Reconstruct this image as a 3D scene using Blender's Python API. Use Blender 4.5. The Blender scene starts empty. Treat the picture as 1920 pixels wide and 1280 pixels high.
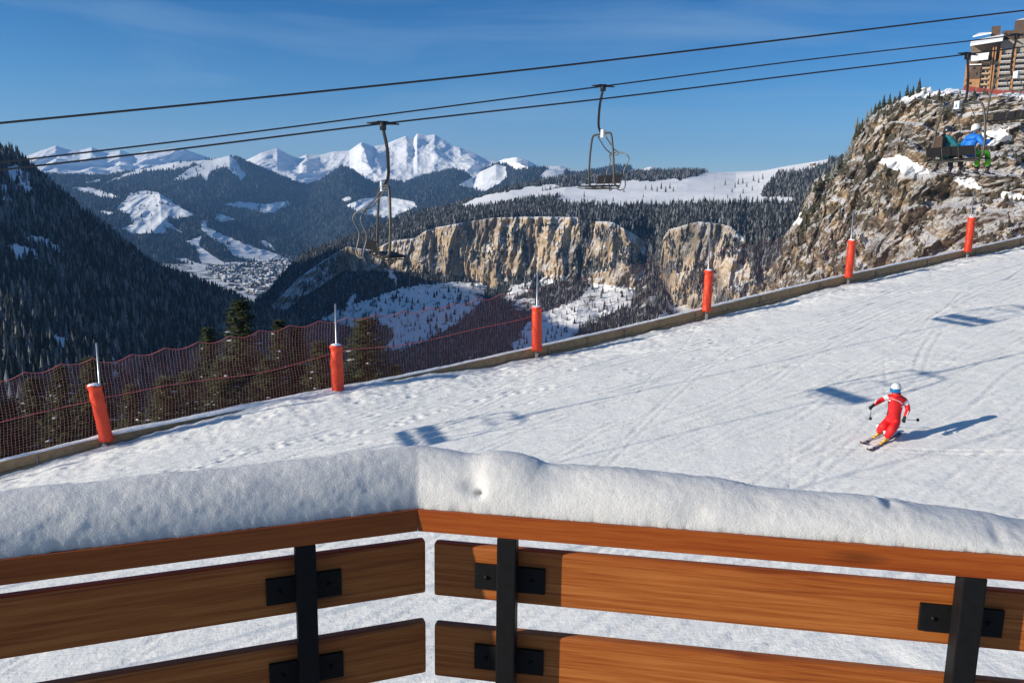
import bpy, bmesh, math, random
import numpy as np
from mathutils import Vector, Matrix
random.seed(7); RS = np.random.RandomState(11)
R_ = math.radians
sc = bpy.context.scene
COL = sc.collection
# ------------------------------------------------------------------ camera (eye at the origin, z = 0)
F = 1500.0; TH = math.atan(260/1500.); ROLL = R_(0.8)
_f = np.array([0, math.cos(TH), -math.sin(TH)]); _r = np.array([1., 0, 0]); _u = np.array([0, math.sin(TH), math.cos(TH)])
_c, _s = math.cos(ROLL), math.sin(ROLL)
_r, _u = _r*_c+_u*_s, _u*_c-_r*_s
cam = bpy.data.cameras.new('camera'); co = bpy.data.objects.new('camera', cam); COL.objects.link(co)
co.matrix_world = Matrix(((_r[0], _u[0], -_f[0], 0), (_r[1], _u[1], -_f[1], 0), (_r[2], _u[2], -_f[2], 0), (0, 0, 0, 1)))
cam.sensor_width = 36; cam.lens = 36*F/1920; cam.clip_start = 0.05; cam.clip_end = 60000
sc.camera = co
def ray(px, py):
    return _f + _r*(px-960)/F + _u*(640-py)/F
def at(px, py, D):                      # surveyed point: bearing and elevation at horizontal distance D
    d = ray(px, py); return d*D/math.hypot(d[0], d[1])
# ------------------------------------------------------------------ helpers
def tag(o, label=None, cat=None, group=None, kind=None):
    if label: o['label'] = label
    if cat: o['category'] = cat
    if group: o['group'] = group
    if kind: o['kind'] = kind
    return o
def empty(name, loc=(0, 0, 0), rz=0):
    o = bpy.data.objects.new(name, None); COL.objects.link(o); o.location = loc; o.rotation_euler = (0, 0, rz)
    o.empty_display_size = .1
    return o
def link_mesh(name, me, mat=None, parent=None):
    o = bpy.data.objects.new(name, me); COL.objects.link(o)
    if mat is not None:
        for m in (mat if isinstance(mat, (list, tuple)) else [mat]): me.materials.append(m)
    if parent: o.parent = parent
    return o
def np_mesh(name, V, Fq, smooth=True, attrs=None):
    V = np.asarray(V, np.float32); Fq = np.asarray(Fq, np.int32)
    me = bpy.data.meshes.new(name); n, k = Fq.shape
    me.vertices.add(len(V)); me.vertices.foreach_set('co', V.ravel())
    me.loops.add(n*k); me.loops.foreach_set('vertex_index', Fq.ravel())
    me.polygons.add(n); me.polygons.foreach_set('loop_start', np.arange(n, dtype=np.int32)*k)
    me.polygons.foreach_set('use_smooth', np.full(n, smooth))
    if attrs:
        for nm, a in attrs.items():
            at_ = me.attributes.new(nm, 'FLOAT', 'POINT'); at_.data.foreach_set('value', np.asarray(a, np.float32).ravel())
    me.update(calc_edges=True); me.validate()
    return me
def grid_faces(nr, ncol):
    i = np.arange(nr-1)[:, None]*ncol + np.arange(ncol-1)[None, :]
    return np.stack([i, i+1, i+ncol+1, i+ncol], -1).reshape(-1, 4)
def copy_tree(o, parent=None):
    c = o.copy(); COL.objects.link(c); c.parent = parent
    for ch in list(o.children): copy_tree(ch, c)
    return c
class MB:
    def __init__(s): s.v = []; s.f = []; s.mi = []; s.m = 0
    def add(s, vs, fs):
        b = len(s.v); s.v += [tuple(map(float, v)) for v in vs]; s.f += [[b+i for i in f] for f in fs]; s.mi += [s.m]*len(fs)
    def box(s, c, sz, rz=0, ch=0):
        x, y, z = [a/2 for a in sz]; cr, sr = math.cos(rz), math.sin(rz)
        vs = [(sx*x, sy*y, sz_*z) for sx in (-1, 1) for sy in (-1, 1) for sz_ in (-1, 1)]
        vs = [(c[0]+a*cr-b*sr, c[1]+a*sr+b*cr, c[2]+d) for a, b, d in vs]
        s.add(vs, [(0, 1, 3, 2), (4, 6, 7, 5), (0, 4, 5, 1), (2, 3, 7, 6), (0, 2, 6, 4), (1, 5, 7, 3)])
    def tube(s, pts, r, n=8, caps=True):
        pts = [Vector(p) for p in pts]; k = len(pts)
        rs = r if isinstance(r, (list, tuple)) else [r]*k
        vs = []; up = None
        for i, p in enumerate(pts):
            t = (pts[min(i+1, k-1)]-pts[max(i-1, 0)]).normalized()
            if up is None:
                up = Vector((0, 0, 1)) if abs(t.z) < .9 else Vector((1, 0, 0))
            a = t.cross(up).normalized(); b = a.cross(t).normalized(); up = b
            for j in range(n):
                th = 2*math.pi*j/n; vs.append(p+(a*math.cos(th)+b*math.sin(th))*rs[i])
        fs = [(i*n+j, i*n+(j+1) % n, (i+1)*n+(j+1) % n, (i+1)*n+j) for i in range(k-1) for j in range(n)]
        if caps: fs += [tuple(range(n-1, -1, -1)), tuple(range((k-1)*n, k*n))]
        s.add(vs, fs)
    def prism(s, poly, y0, y1, M=None):     # polygon in x,z extruded along y
        n = len(poly); vs = [(p[0], y0, p[1]) for p in poly]+[(p[0], y1, p[1]) for p in poly]
        if M is not None: vs = [tuple(M @ Vector(v)) for v in vs]
        s.add(vs, [tuple(range(n)), tuple(range(2*n-1, n-1, -1))]+[(i, i+n, (i+1) % n+n, (i+1) % n) for i in range(n)])
    def ball(s, c, r, nu=10, nv=7):
        r = r if isinstance(r, (list, tuple)) else (r, r, r); vs = []
        for i in range(nv+1):
            a = math.pi*i/nv
            for j in range(nu):
                b = 2*math.pi*j/nu; vs.append((c[0]+r[0]*math.sin(a)*math.cos(b), c[1]+r[1]*math.sin(a)*math.sin(b), c[2]+r[2]*math.cos(a)))
        s.add(vs, [(i*nu+j, (i+1)*nu+j, (i+1)*nu+(j+1) % nu, i*nu+(j+1) % nu) for i in range(nv) for j in range(nu)])
    def build(s, name, mat, parent=None, smooth=False, bevel=0):
        me = bpy.data.meshes.new(name); me.from_pydata(s.v, [], s.f); me.update()
        bm = bmesh.new(); bm.from_mesh(me)
        bmesh.ops.remove_doubles(bm, verts=bm.verts, dist=1e-6)
        bmesh.ops.recalc_face_normals(bm, faces=bm.faces)
        if bevel: bmesh.ops.bevel(bm, geom=bm.edges[:], offset=bevel, segments=2, affect='EDGES', profile=.6)
        bm.to_mesh(me); bm.free()
        o = link_mesh(name, me, mat, parent)
        if s.m or any(s.mi):
            if len(me.polygons) == len(s.mi):
                me.polygons.foreach_set('material_index', s.mi)
        if smooth: me.polygons.foreach_set('use_smooth', [True]*len(me.polygons))
        return o
def smooth_path(pts, n=6):
    P = [Vector(p) for p in pts]; out = []
    for i in range(len(P)-1):
        p0 = P[max(i-1, 0)]; p1 = P[i]; p2 = P[i+1]; p3 = P[min(i+2, len(P)-1)]
        for k in range(n):
            t = k/n
            out.append(.5*((2*p1)+(-p0+p2)*t+(2*p0-5*p1+4*p2-p3)*t*t+(-p0+3*p1-3*p2+p3)*t**3))
    out.append(P[-1]); return out
# ------------------------------------------------------------------ noise
_perm = np.random.RandomState(5).permutation(256).astype(np.int64); _perm = np.concatenate([_perm, _perm, _perm])
_g = np.random.RandomState(6).normal(size=(256, 3)); _g /= np.linalg.norm(_g, axis=1)[:, None]
def noise(x, y, z):
    x, y, z = np.broadcast_arrays(np.asarray(x, float), np.asarray(y, float), np.asarray(z, float))
    xi, yi, zi = [np.floor(a).astype(np.int64) for a in (x, y, z)]
    xf, yf, zf = x-xi, y-yi, z-zi; xi &= 255; yi &= 255; zi &= 255
    u, v, w = [a*a*a*(a*(a*6-15)+10) for a in (xf, yf, zf)]
    def g(a, b, c):
        h = _perm[_perm[_perm[xi+a]+yi+b]+zi+c]; G = _g[h]
        return G[..., 0]*(xf-a)+G[..., 1]*(yf-b)+G[..., 2]*(zf-c)
    l = lambda a, b, t: a+t*(b-a)
    return 1.6*l(l(l(g(0, 0, 0), g(1, 0, 0), u), l(g(0, 1, 0), g(1, 1, 0), u), v), l(l(g(0, 0, 1), g(1, 0, 1), u), l(g(0, 1, 1), g(1, 1, 1), u), v), w)
def fbm(x, y, z, o=4, gain=.5, rid=False):
    s = 0; a = 1; f = 1; t = 0
    for i in range(o):
        n = noise(x*f+i*17.3, y*f+i*5.1, z*f+i*9.7)
        if rid: n = 1-2*np.abs(n)
        s = s+a*n; t += a; a *= gain; f *= 2.03
    return s/t
def smst(a, b, x):
    t = np.clip((x-a)/(b-a), 0, 1); return t*t*(3-2*t)
def in_poly(px, py, poly):
    c = np.zeros(px.shape, bool); n = len(poly)
    for i in range(n):
        x1, y1 = poly[i]; x2, y2 = poly[(i+1) % n]
        cond = ((y1 > py) != (y2 > py)) & (px < (x2-x1)*(py-y1)/((y2-y1) or 1e-9)+x1); c ^= cond
    return c
def to_px(P):
    z = P@_f; z = np.where(z < 1, 1, z); return 960+F*(P@_r)/z, 640-F*(P@_u)/z
# ------------------------------------------------------------------ materials
def new_mat(name):
    m = bpy.data.materials.new(name); m.use_nodes = True; nt = m.node_tree
    return m, nt, nt.nodes['Principled BSDF']
def N(nt, t, **k):
    n = nt.nodes.new(t)
    for a, b in k.items():
        if a.startswith('i_'): n.inputs[a[2:].replace('_', ' ')].default_value = b
        else: setattr(n, a, b)
    return n
def simple(name, col, rough=.6, metal=0, nscale=0, namt=.15, bump=0, spec=.5):
    m, nt, b = new_mat(name); b.inputs['Base Color'].default_value = (*col, 1); b.inputs['Roughness'].default_value = rough
    b.inputs['Metallic'].default_value = metal; b.inputs['Specular IOR Level'].default_value = spec
    if nscale:
        tc = N(nt, 'ShaderNodeTexCoord'); n = N(nt, 'ShaderNodeTexNoise'); n.inputs['Scale'].default_value = nscale; n.inputs['Detail'].default_value = 5
        nt.links.new(tc.outputs['Object'], n.inputs['Vector'])
        mx = N(nt, 'ShaderNodeMix', data_type='RGBA'); mx.inputs['A'].default_value = (*[c*(1-namt*2) for c in col], 1); mx.inputs['B'].default_value = (*[min(1, c*(1+namt*2)) for c in col], 1)
        nt.links.new(n.outputs['Fac'], mx.inputs['Factor']); nt.links.new(mx.outputs['Result'], b.inputs['Base Color'])
        if bump:
            bp = N(nt, 'ShaderNodeBump'); bp.inputs['Strength'].default_value = .6; bp.inputs['Distance'].default_value = bump
            nt.links.new(n.outputs['Fac'], bp.inputs['Height']); nt.links.new(bp.outputs['Normal'], b.inputs['Normal'])
    return m
def snow_mat(name, scales, dist, col=(.82, .84, .87), rough=.75, stretch=None):
    m, nt, b = new_mat(name); b.inputs['Base Color'].default_value = (*col, 1); b.inputs['Roughness'].default_value = rough
    b.inputs['Specular IOR Level'].default_value = .25
    g = N(nt, 'ShaderNodeNewGeometry'); src = g.outputs['Position']
    if stretch:
        mp = N(nt, 'ShaderNodeMapping'); mp.inputs['Rotation'].default_value = (0, 0, stretch[0]); mp.inputs['Scale'].default_value = stretch[1]
        nt.links.new(src, mp.inputs['Vector'])
    prev = None
    for i, (s, d) in enumerate(zip(scales, dist)):
        n = N(nt, 'ShaderNodeTexNoise'); n.inputs['Scale'].default_value = s; n.inputs['Detail'].default_value = 4
        nt.links.new(mp.outputs['Vector'] if (stretch and i == len(scales)-1) else src, n.inputs['Vector'])
        bp = N(nt, 'ShaderNodeBump'); bp.inputs['Distance'].default_value = d; bp.inputs['Strength'].default_value = 1
        nt.links.new(n.outputs['Fac'], bp.inputs['Height'])
        if prev: nt.links.new(prev.outputs['Normal'], bp.inputs['Normal'])
        prev = bp
    nt.links.new(prev.outputs['Normal'], b.inputs['Normal'])
    return m
def terrain_mat(name, scale, dist, floor=(.035, .04, .035), snow=(.85, .86, .88), rockA=(.42, .30, .18), rockB=(.20, .17, .14), zs=.35, nz=.62, forest_bump=1.0, ra=.86, tilt=None):
    """snow / dark wooded ground by the attribute 'snow'; rock by 'rock', snow lying on its ledges"""
    m, nt, b = new_mat(name); L = nt.links.new
    b.inputs['Roughness'].default_value = .85; b.inputs['Specular IOR Level'].default_value = .15
    g = N(nt, 'ShaderNodeNewGeometry'); P = g.outputs['Position']
    n1 = N(nt, 'ShaderNodeTexNoise'); n1.inputs['Scale'].default_value = scale; n1.inputs['Detail'].default_value = 8; n1.inputs['Roughness'].default_value = .62; L(P, n1.inputs['Vector'])
    if tilt:
        mt = N(nt, 'ShaderNodeMapping'); mt.inputs['Rotation'].default_value = (0, tilt[0], 0); mt.inputs['Scale'].default_value = (1, 1, tilt[1]); L(P, mt.inputs['Vector']); L(mt.outputs['Vector'], n1.inputs['Vector'])
    mp = N(nt, 'ShaderNodeMapping'); mp.inputs['Scale'].default_value = (1, 1, zs); L(P, mp.inputs['Vector'])
    n2 = N(nt, 'ShaderNodeTexNoise'); n2.inputs['Scale'].default_value = scale*.8; n2.inputs['Detail'].default_value = 9; n2.inputs['Roughness'].default_value = .68; L(mp.outputs['Vector'], n2.inputs['Vector'])
    n3 = N(nt, 'ShaderNodeTexNoise'); n3.inputs['Scale'].default_value = scale*.22; n3.inputs['Detail'].default_value = 3; L(P, n3.inputs['Vector'])
    aS = N(nt, 'ShaderNodeAttribute', attribute_name='snow'); aR = N(nt, 'ShaderNodeAttribute', attribute_name='rock')
    def math_(op, a, bb, clamp=False):
        k = N(nt, 'ShaderNodeMath', operation=op); k.use_clamp = clamp
        for i, v in enumerate((a, bb)):
            if isinstance(v, (int, float)): k.inputs[i].default_value = v
            else: L(v, k.inputs[i])
        return k.outputs[0]
    def ramp(v, lo, hi):
        k = N(nt, 'ShaderNodeMapRange'); k.clamp = True; k.inputs['From Min'].default_value = lo; k.inputs['From Max'].default_value = hi; L(v, k.inputs['Value']); return k.outputs['Result']
    fs = ramp(math_('ADD', aS.outputs['Fac'], math_('MULTIPLY', math_('SUBTRACT', n1.outputs['Fac'], .5), 1.1)), .44, .56)
    c1 = N(nt, 'ShaderNodeMix', data_type='RGBA'); c1.inputs['A'].default_value = (*floor, 1); c1.inputs['B'].default_value = (*snow, 1); L(fs, c1.inputs['Factor'])
    rk = N(nt, 'ShaderNodeMix', data_type='RGBA'); rk.inputs['A'].default_value = (*rockB, 1); rk.inputs['B'].default_value = (*rockA, 1)
    L(ramp(math_('ADD', math_('MULTIPLY', n3.outputs['Fac'], 1.2), math_('MULTIPLY', n2.outputs['Fac'], .8)), ra, ra+.28), rk.inputs['Factor'])
    dk = N(nt, 'ShaderNodeMix', data_type='RGBA', blend_type='MULTIPLY'); dk.inputs['Factor'].default_value = 1
    L(rk.outputs['Result'], dk.inputs['A']); rr = N(nt, 'ShaderNodeValToRGB'); rr.color_ramp.elements[0].position = .33; rr.color_ramp.elements[0].color = (.3, .3, .32, 1); rr.color_ramp.elements[1].position = .5; rr.color_ramp.elements[1].color = (1, 1, 1, 1)
    L(n2.outputs['Fac'], rr.inputs['Fac']); L(rr.outputs['Color'], dk.inputs['B'])
    hb = math_('ADD', n2.outputs['Fac'], math_('MULTIPLY', n1.outputs['Fac'], .5))
    bp = N(nt, 'ShaderNodeBump'); bp.inputs['Strength'].default_value = 1; bp.inputs['Distance'].default_value = dist; L(hb, bp.inputs['Height'])
    sx = N(nt, 'ShaderNodeSeparateXYZ'); L(bp.outputs['Normal'], sx.inputs['Vector'])
    led = ramp(math_('ADD', math_('ADD', sx.outputs['Z'], math_('MULTIPLY', math_('SUBTRACT', n1.outputs['Fac'], .5), .9)), math_('MULTIPLY', math_('SUBTRACT', n3.outputs['Fac'], .5), .8)), nz-.022, nz+.022)
    c2 = N(nt, 'ShaderNodeMix', data_type='RGBA'); L(led, c2.inputs['Factor']); L(dk.outputs['Result'], c2.inputs['A']); c2.inputs['B'].default_value = (*snow, 1)
    c3 = N(nt, 'ShaderNodeMix', data_type='RGBA'); L(ramp(math_('ADD', aR.outputs['Fac'], math_('MULTIPLY', math_('SUBTRACT', n1.outputs['Fac'], .5), .8)), .45, .55), c3.inputs['Factor']); L(c1.outputs['Result'], c3.inputs['A']); L(c2.outputs['Result'], c3.inputs['B'])
    L(c3.outputs['Result'], b.inputs['Base Color'])
    bs = math_('ADD', math_('MULTIPLY', math_('SUBTRACT', 1, fs), forest_bump), .12, True)
    bs2 = math_('MAXIMUM', bs, math_('MULTIPLY', aR.outputs['Fac'], .9))
    b2 = N(nt, 'ShaderNodeBump'); b2.inputs['Distance'].default_value = dist; L(bs2, b2.inputs['Strength']); L(hb, b2.inputs['Height'])
    L(b2.outputs['Normal'], b.inputs['Normal'])
    return m
def forest_mat(name, dark=(.018, .026, .016), snow=(.62, .64, .68), amount=.45, scale=.6):
    m, nt, b = new_mat(name); L = nt.links.new; b.inputs['Roughness'].default_value = .9; b.inputs['Specular IOR Level'].default_value = .1
    g = N(nt, 'ShaderNodeNewGeometry'); n1 = N(nt, 'ShaderNodeTexNoise'); n1.inputs['Scale'].default_value = scale; n1.inputs['Detail'].default_value = 4; L(g.outputs['Position'], n1.inputs['Vector'])
    a = N(nt, 'ShaderNodeAttribute', attribute_name='tint')
    ad = N(nt, 'ShaderNodeMath', operation='ADD'); L(n1.outputs['Fac'], ad.inputs[0]); L(a.outputs['Fac'], ad.inputs[1])
    mr = N(nt, 'ShaderNodeMapRange'); mr.inputs['From Min'].default_value = .8; mr.inputs['From Max'].default_value = 1.35; mr.inputs['To Max'].default_value = amount; L(ad.outputs[0], mr.inputs['Value'])
    mx = N(nt, 'ShaderNodeMix', data_type='RGBA'); mx.inputs['A'].default_value = (*dark, 1); mx.inputs['B'].default_value = (*snow, 1); L(mr.outputs['Result'], mx.inputs['Factor']); L(mx.outputs['Result'], b.inputs['Base Color'])
    return m
def wood_mat(name, c1, c2, c3, grain=1.0, rough=.45, coat=.0):
    m, nt, b = new_mat(name); L = nt.links.new; b.inputs['Roughness'].default_value = rough; b.inputs['Coat Weight'].default_value = coat; b.inputs['Specular IOR Level'].default_value = .35
    tc = N(nt, 'ShaderNodeTexCoord'); mp = N(nt, 'ShaderNodeMapping'); mp.inputs['Scale'].default_value = (1.1*grain, 14*grain, 52*grain); L(tc.outputs['Object'], mp.inputs['Vector'])
    nz = N(nt, 'ShaderNodeTexNoise'); nz.inputs['Scale'].default_value = 1.6; nz.inputs['Detail'].default_value = 6; nz.inputs['Distortion'].default_value = 1.1; L(mp.outputs['Vector'], nz.inputs['Vector'])
    mp2 = N(nt, 'ShaderNodeMapping'); mp2.inputs['Scale'].default_value = (9*grain, 60*grain, 300*grain); L(tc.outputs['Object'], mp2.inputs['Vector'])
    n2 = N(nt, 'ShaderNodeTexNoise'); n2.inputs['Scale'].default_value = 1.2; n2.inputs['Detail'].default_value = 5; L(mp2.outputs['Vector'], n2.inputs['Vector'])
    ad = N(nt, 'ShaderNodeMath', operation='MULTIPLY_ADD'); L(n2.outputs['Fac'], ad.inputs[0]); ad.inputs[1].default_value = .6; L(nz.outputs['Fac'], ad.inputs[2])
    cr = N(nt, 'ShaderNodeValToRGB'); e = cr.color_ramp.elements; e[0].position = .45; e[0].color = (*c1, 1); e[1].position = 1.15 if False else 1.0; e[1].color = (*c3, 1); k = e.new(.73); k.color = (*c2, 1)
    L(ad.outputs[0], cr.inputs['Fac']); L(cr.outputs['Color'], b.inputs['Base Color'])
    bp = N(nt, 'ShaderNodeBump'); bp.inputs['Distance'].default_value = .0012; bp.inputs['Strength'].default_value = .4; L(ad.outputs[0], bp.inputs['Height']); L(bp.outputs['Normal'], b.inputs['Normal'])
    vo = N(nt, 'ShaderNodeTexVoronoi'); mk = N(nt, 'ShaderNodeMapping'); mk.inputs['Scale'].default_value = (2.3, 6, 9); L(tc.outputs['Object'], mk.inputs['Vector']); L(mk.outputs['Vector'], vo.inputs['Vector']); vo.inputs['Scale'].default_value = 1
    kr = N(nt, 'ShaderNodeMapRange'); kr.inputs['From Min'].default_value = .05; kr.inputs['From Max'].default_value = .16; kr.inputs['To Min'].default_value = .45; L(vo.outputs['Distance'], kr.inputs['Value'])
    km = N(nt, 'ShaderNodeMix', data_type='RGBA', blend_type='MULTIPLY'); km.inputs['Factor'].default_value = 1; L(cr.outputs['Color'], km.inputs['A']); L(kr.outputs['Result'], km.inputs['B']); L(km.outputs['Result'], b.inputs['Base Color'])
    return m
# ------------------------------------------------------------------ world + sun
SUN_AZ = -108.0; SUN_EL = 17.8                 # azimuth measured from +Y (view) clockwise
w = bpy.data.worlds.new('World'); sc.world = w; w.use_nodes = True; nt = w.node_tree
bg = nt.nodes['Background']; sky = nt.nodes.new('ShaderNodeTexSky'); sky.sky_type = 'NISHITA'; sky.sun_disc = False
sky.sun_elevation = R_(SUN_EL); sky.sun_rotation = R_(SUN_AZ); sky.altitude = 1800; sky.air_density = 1.0; sky.dust_density = .3; sky.ozone_density = 3.5
gm = nt.nodes.new('ShaderNodeHueSaturation'); gm.inputs['Saturation'].default_value = 1.02
tc = nt.nodes.new('ShaderNodeTexCoord'); mp = nt.nodes.new('ShaderNodeMapping'); mp.inputs['Scale'].default_value = (1.2, 1.2, 9); mp.inputs['Rotation'].default_value = (R_(4), R_(-9), 0)
nz = nt.nodes.new('ShaderNodeTexNoise'); nz.inputs['Scale'].default_value = 1.6; nz.inputs['Detail'].default_value = 6; nz.inputs['Distortion'].default_value = .6
mr = nt.nodes.new('ShaderNodeMapRange'); mr.inputs['From Min'].default_value = .47; mr.inputs['From Max'].default_value = .85; mr.inputs['To Max'].default_value = .55
mx = nt.nodes.new('ShaderNodeMix'); mx.data_type = 'RGBA'; mx.inputs['B'].default_value = (2.9, 4.2, 5.4, 1)
L = nt.links.new
L(tc.outputs['Generated'], mp.inputs['Vector']); L(mp.outputs['Vector'], nz.inputs['Vector']); L(nz.outputs['Fac'], mr.inputs['Value'])
L(sky.outputs['Color'], gm.inputs['Color']); L(mr.outputs['Result'], mx.inputs['Factor'])
sx = nt.nodes.new('ShaderNodeSeparateXYZ'); L(tc.outputs['Generated'], sx.inputs['Vector']);
deep = nt.nodes.new('ShaderNodeMix'); deep.data_type = 'RGBA'; deep.blend_type = 'MULTIPLY'; deep.inputs['Factor'].default_value = 1; cr = nt.nodes.new('ShaderNodeValToRGB'); e = cr.color_ramp.elements; e[0].position = .02; e[0].color = (1, 1, .95, 1); e[1].position = .24; e[1].color = (.040, .455, .76, 1); k = e.new(.13); k.color = (.36, .70, .88, 1); k = e.new(.6); k.color = (.36, .62, .80, 1); L(sx.outputs['Z'], cr.inputs['Fac']); L(cr.outputs['Color'], deep.inputs['B']); L(gm.outputs['Color'], deep.inputs['A']); L(deep.outputs['Result'], mx.inputs['A']); L(mx.outputs['Result'], bg.inputs['Color'])
bg.inputs['Strength'].default_value = .10
sl = bpy.data.lights.new('sun', 'SUN'); sl.energy = 5.0; sl.angle = R_(.5); sl.color = (1, .905, .755); so = bpy.data.objects.new('sun', sl); COL.objects.link(so)
SUN = Vector((math.sin(R_(SUN_AZ))*math.cos(R_(SUN_EL)), math.cos(R_(SUN_AZ))*math.cos(R_(SUN_EL)), math.sin(R_(SUN_EL))))
so.rotation_euler = SUN.to_track_quat('Z', 'Y').to_euler()
sc.view_settings.view_transform = 'Standard'; sc.view_settings.look = 'None'; sc.view_settings.gamma = 1; sc.view_settings.exposure = .44
sc.cycles.max_bounces = 6; sc.cycles.volume_bounces = 0; sc.cycles.transparent_max_bounces = 8
#PART2
# ------------------------------------------------------------------ terrain sheets
def sheet(name, rows, az0, az1, nu, segs, disp=None, attr=None, mat=None, label=None):
    rr = []
    for row in rows:
        pts = []
        for p in row:
            if p[0] == 'a': pts.append((p[1], math.tan(R_(p[2])), p[3]))
            else:
                d = ray(p[0], p[1]); h = math.hypot(d[0], d[1]); pts.append((math.degrees(math.atan2(d[0], d[1])), d[2]/h, p[2]))
        pts.sort(); rr.append(np.array(pts))
    az = np.linspace(az0, az1, nu)
    T = [np.interp(az, r[:, 0], r[:, 1]) for r in rr]; D = [np.interp(az, r[:, 0], r[:, 2]) for r in rr]
    kn = np.hanning(int(nu*.045)|1); kn /= kn.sum(); D = [np.convolve(np.pad(q, len(kn)//2, 'edge'), kn, 'valid') for q in D]
    Z = [t*d for t, d in zip(T, D)]
    zs, ds, vs = [], [], []
    for i, n in enumerate(segs):
        for k in range(n):
            t = k/n; zs.append(Z[i]*(1-t)+Z[i+1]*t); ds.append(D[i]*(1-t)+D[i+1]*t); vs.append(i+t)
    zs.append(Z[-1]); ds.append(D[-1]); vs.append(len(segs))
    z = np.array(zs); d = np.array(ds); v = np.array(vs)
    ar = np.radians(az)[None, :]
    P = np.stack([d*np.sin(ar), d*np.cos(ar), z], -1)
    rad = np.stack([np.sin(ar)+0*d, np.cos(ar)+0*d, 0*d], -1)
    if disp:
        r3 = disp(P, v[:, None]); P = P+rad*np.asarray(r3[0])[..., None]; P[..., 2] += r3[1]
        if len(r3) > 2: P[..., 0] += rad[..., 1]*r3[2]; P[..., 1] -= rad[..., 0]*r3[2]
    px, py = to_px(P)
    at_ = attr(px, py, v[:, None]+0*px, P) if attr else {}
    nr, nc = px.shape
    me = np_mesh(name, P.reshape(-1, 3), grid_faces(nr, nc)[:, ::-1], True, {k: (a+0*px) for k, a in at_.items()})
    o = link_mesh(name, me, mat); tag(o, kind='structure')
    return o, P, px, py, at_
def polys(px, py, L_):
    m = np.zeros(px.shape, bool)
    for p in L_: m |= in_poly(px, py, p)
    return m.astype(float)
def scatter(P, mask, n, rs):
    a = P[:-1, :-1]; b = P[1:, :-1]; c = P[:-1, 1:]
    ar = np.linalg.norm(np.cross(b-a, c-a), axis=-1)*mask[:-1, :-1]
    w_ = ar.ravel(); w_ = w_/w_.sum(); idx = rs.choice(len(w_), n, p=w_)
    i, j = np.unravel_index(idx, ar.shape); u = rs.rand(n)[:, None]; v = rs.rand(n)[:, None]
    return P[i, j]*(1-u)*(1-v)+P[i+1, j]*u*(1-v)+P[i, j+1]*(1-u)*v+P[i+1, j+1]*u*v
def forest(name, pts, h, mat, rs, tiers=3, sides=6, rad=.2, label=None, cat='forest'):
    n = len(pts); V = []; Fc = []; T = []; base = 0
    tint = rs.rand(n)*.55
    for k in range(tiers):
        z0 = h*(k*.8/tiers+.04) if tiers > 1 else 0*h; z1 = h*min(1, (k+1.75)/(tiers)*.86) if k < tiers-1 else h
        if k == 0: fat = .7+.6*rs.rand(n)
        r = h*rad*fat*(1-k/tiers*.82)
        th = np.arange(sides)/sides*2*np.pi+rs.rand(n)[:, None]*6
        jr = r[:, None]*(1+.45*(rs.rand(n, sides)-.5)+.22*((-1)**np.arange(sides))[None, :])
        ring = np.stack([pts[:, 0:1]+jr*np.cos(th), pts[:, 1:2]+jr*np.sin(th), (pts[:, 2]+z0)[:, None]-jr*.18+0*th], -1)
        lean = rs.normal(size=(n, 2))*h[:, None]*.012
        ap = np.stack([pts[:, 0]+lean[:, 0], pts[:, 1]+lean[:, 1], pts[:, 2]+z1], -1)[:, None, :]
        V.append(np.concatenate([ring, ap], 1).reshape(-1, 3)); off = base+np.arange(n)[:, None]*(sides+1)
        j = np.arange(sides)
        Fc.append(np.stack([off+j, off+(j+1) % sides, off+sides+0*j], -1).reshape(-1, 3)); base += n*(sides+1)
        T.append(np.repeat(tint, sides+1)+np.tile(np.r_[np.full(sides, .12), 0.0], n))
    me = np_mesh(name, np.concatenate(V), np.concatenate(Fc), False, {'tint': np.concatenate(T)})
    o = link_mesh(name, me, mat); tag(o, label, cat, kind='stuff'); return o
rs = np.random.RandomState(3)
# ---- far snowy range
M_far = terrain_mat('snowy_range', .004, 60, snow=(.86, .87, .89), floor=(.10, .11, .12), nz=.34, zs=.6, rockA=(.2, .18, .17), rockB=(.12, .11, .11))
ridge = [(-60, 300), (40, 298), (62, 290), (95, 279), (105, 275), (125, 281), (150, 283), (172, 278), (200, 289), (225, 283), (250, 292), (275, 284), (300, 283), (330, 280), (345, 281), (370, 289), (395, 297), (430, 303), (462, 302), (490, 288), (520, 279), (545, 292), (560, 298), (575, 291), (600, 292), (625, 285), (655, 284), (678, 269), (700, 276), (712, 273), (722, 272), (735, 266), (762, 256), (775, 262), (782, 251), (800, 255), (815, 253), (832, 263), (850, 275), (880, 285), (905, 297), (930, 306), (945, 300), (968, 296), (990, 303), (1010, 315), (1050, 313), (1090, 322), (1130, 318), (1180, 325), (1220, 315), (1300, 330)]
Dr = lambda x: np.interp(x, [-60, 400, 470, 560, 800, 930, 960, 1100, 1300], [14000, 14000, 11500, 12500, 12500, 11500, 9500, 9000, 8000])
rowsC = [[(x, y+26, Dr(x)+1800) for x, y in ridge], [(x, y, Dr(x)) for x, y in ridge],
         [(x, y+22, Dr(x)-700) for x, y in ridge], [(-60, 345, 11000), (300, 345, 10500), (520, 345, 10000), (700, 352, 10000), (860, 345, 9800), (1000, 340, 8600), (1300, 345, 7200)],
         [(-60, 380, 10000), (700, 395, 9300), (1300, 380, 6500)]]
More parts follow.
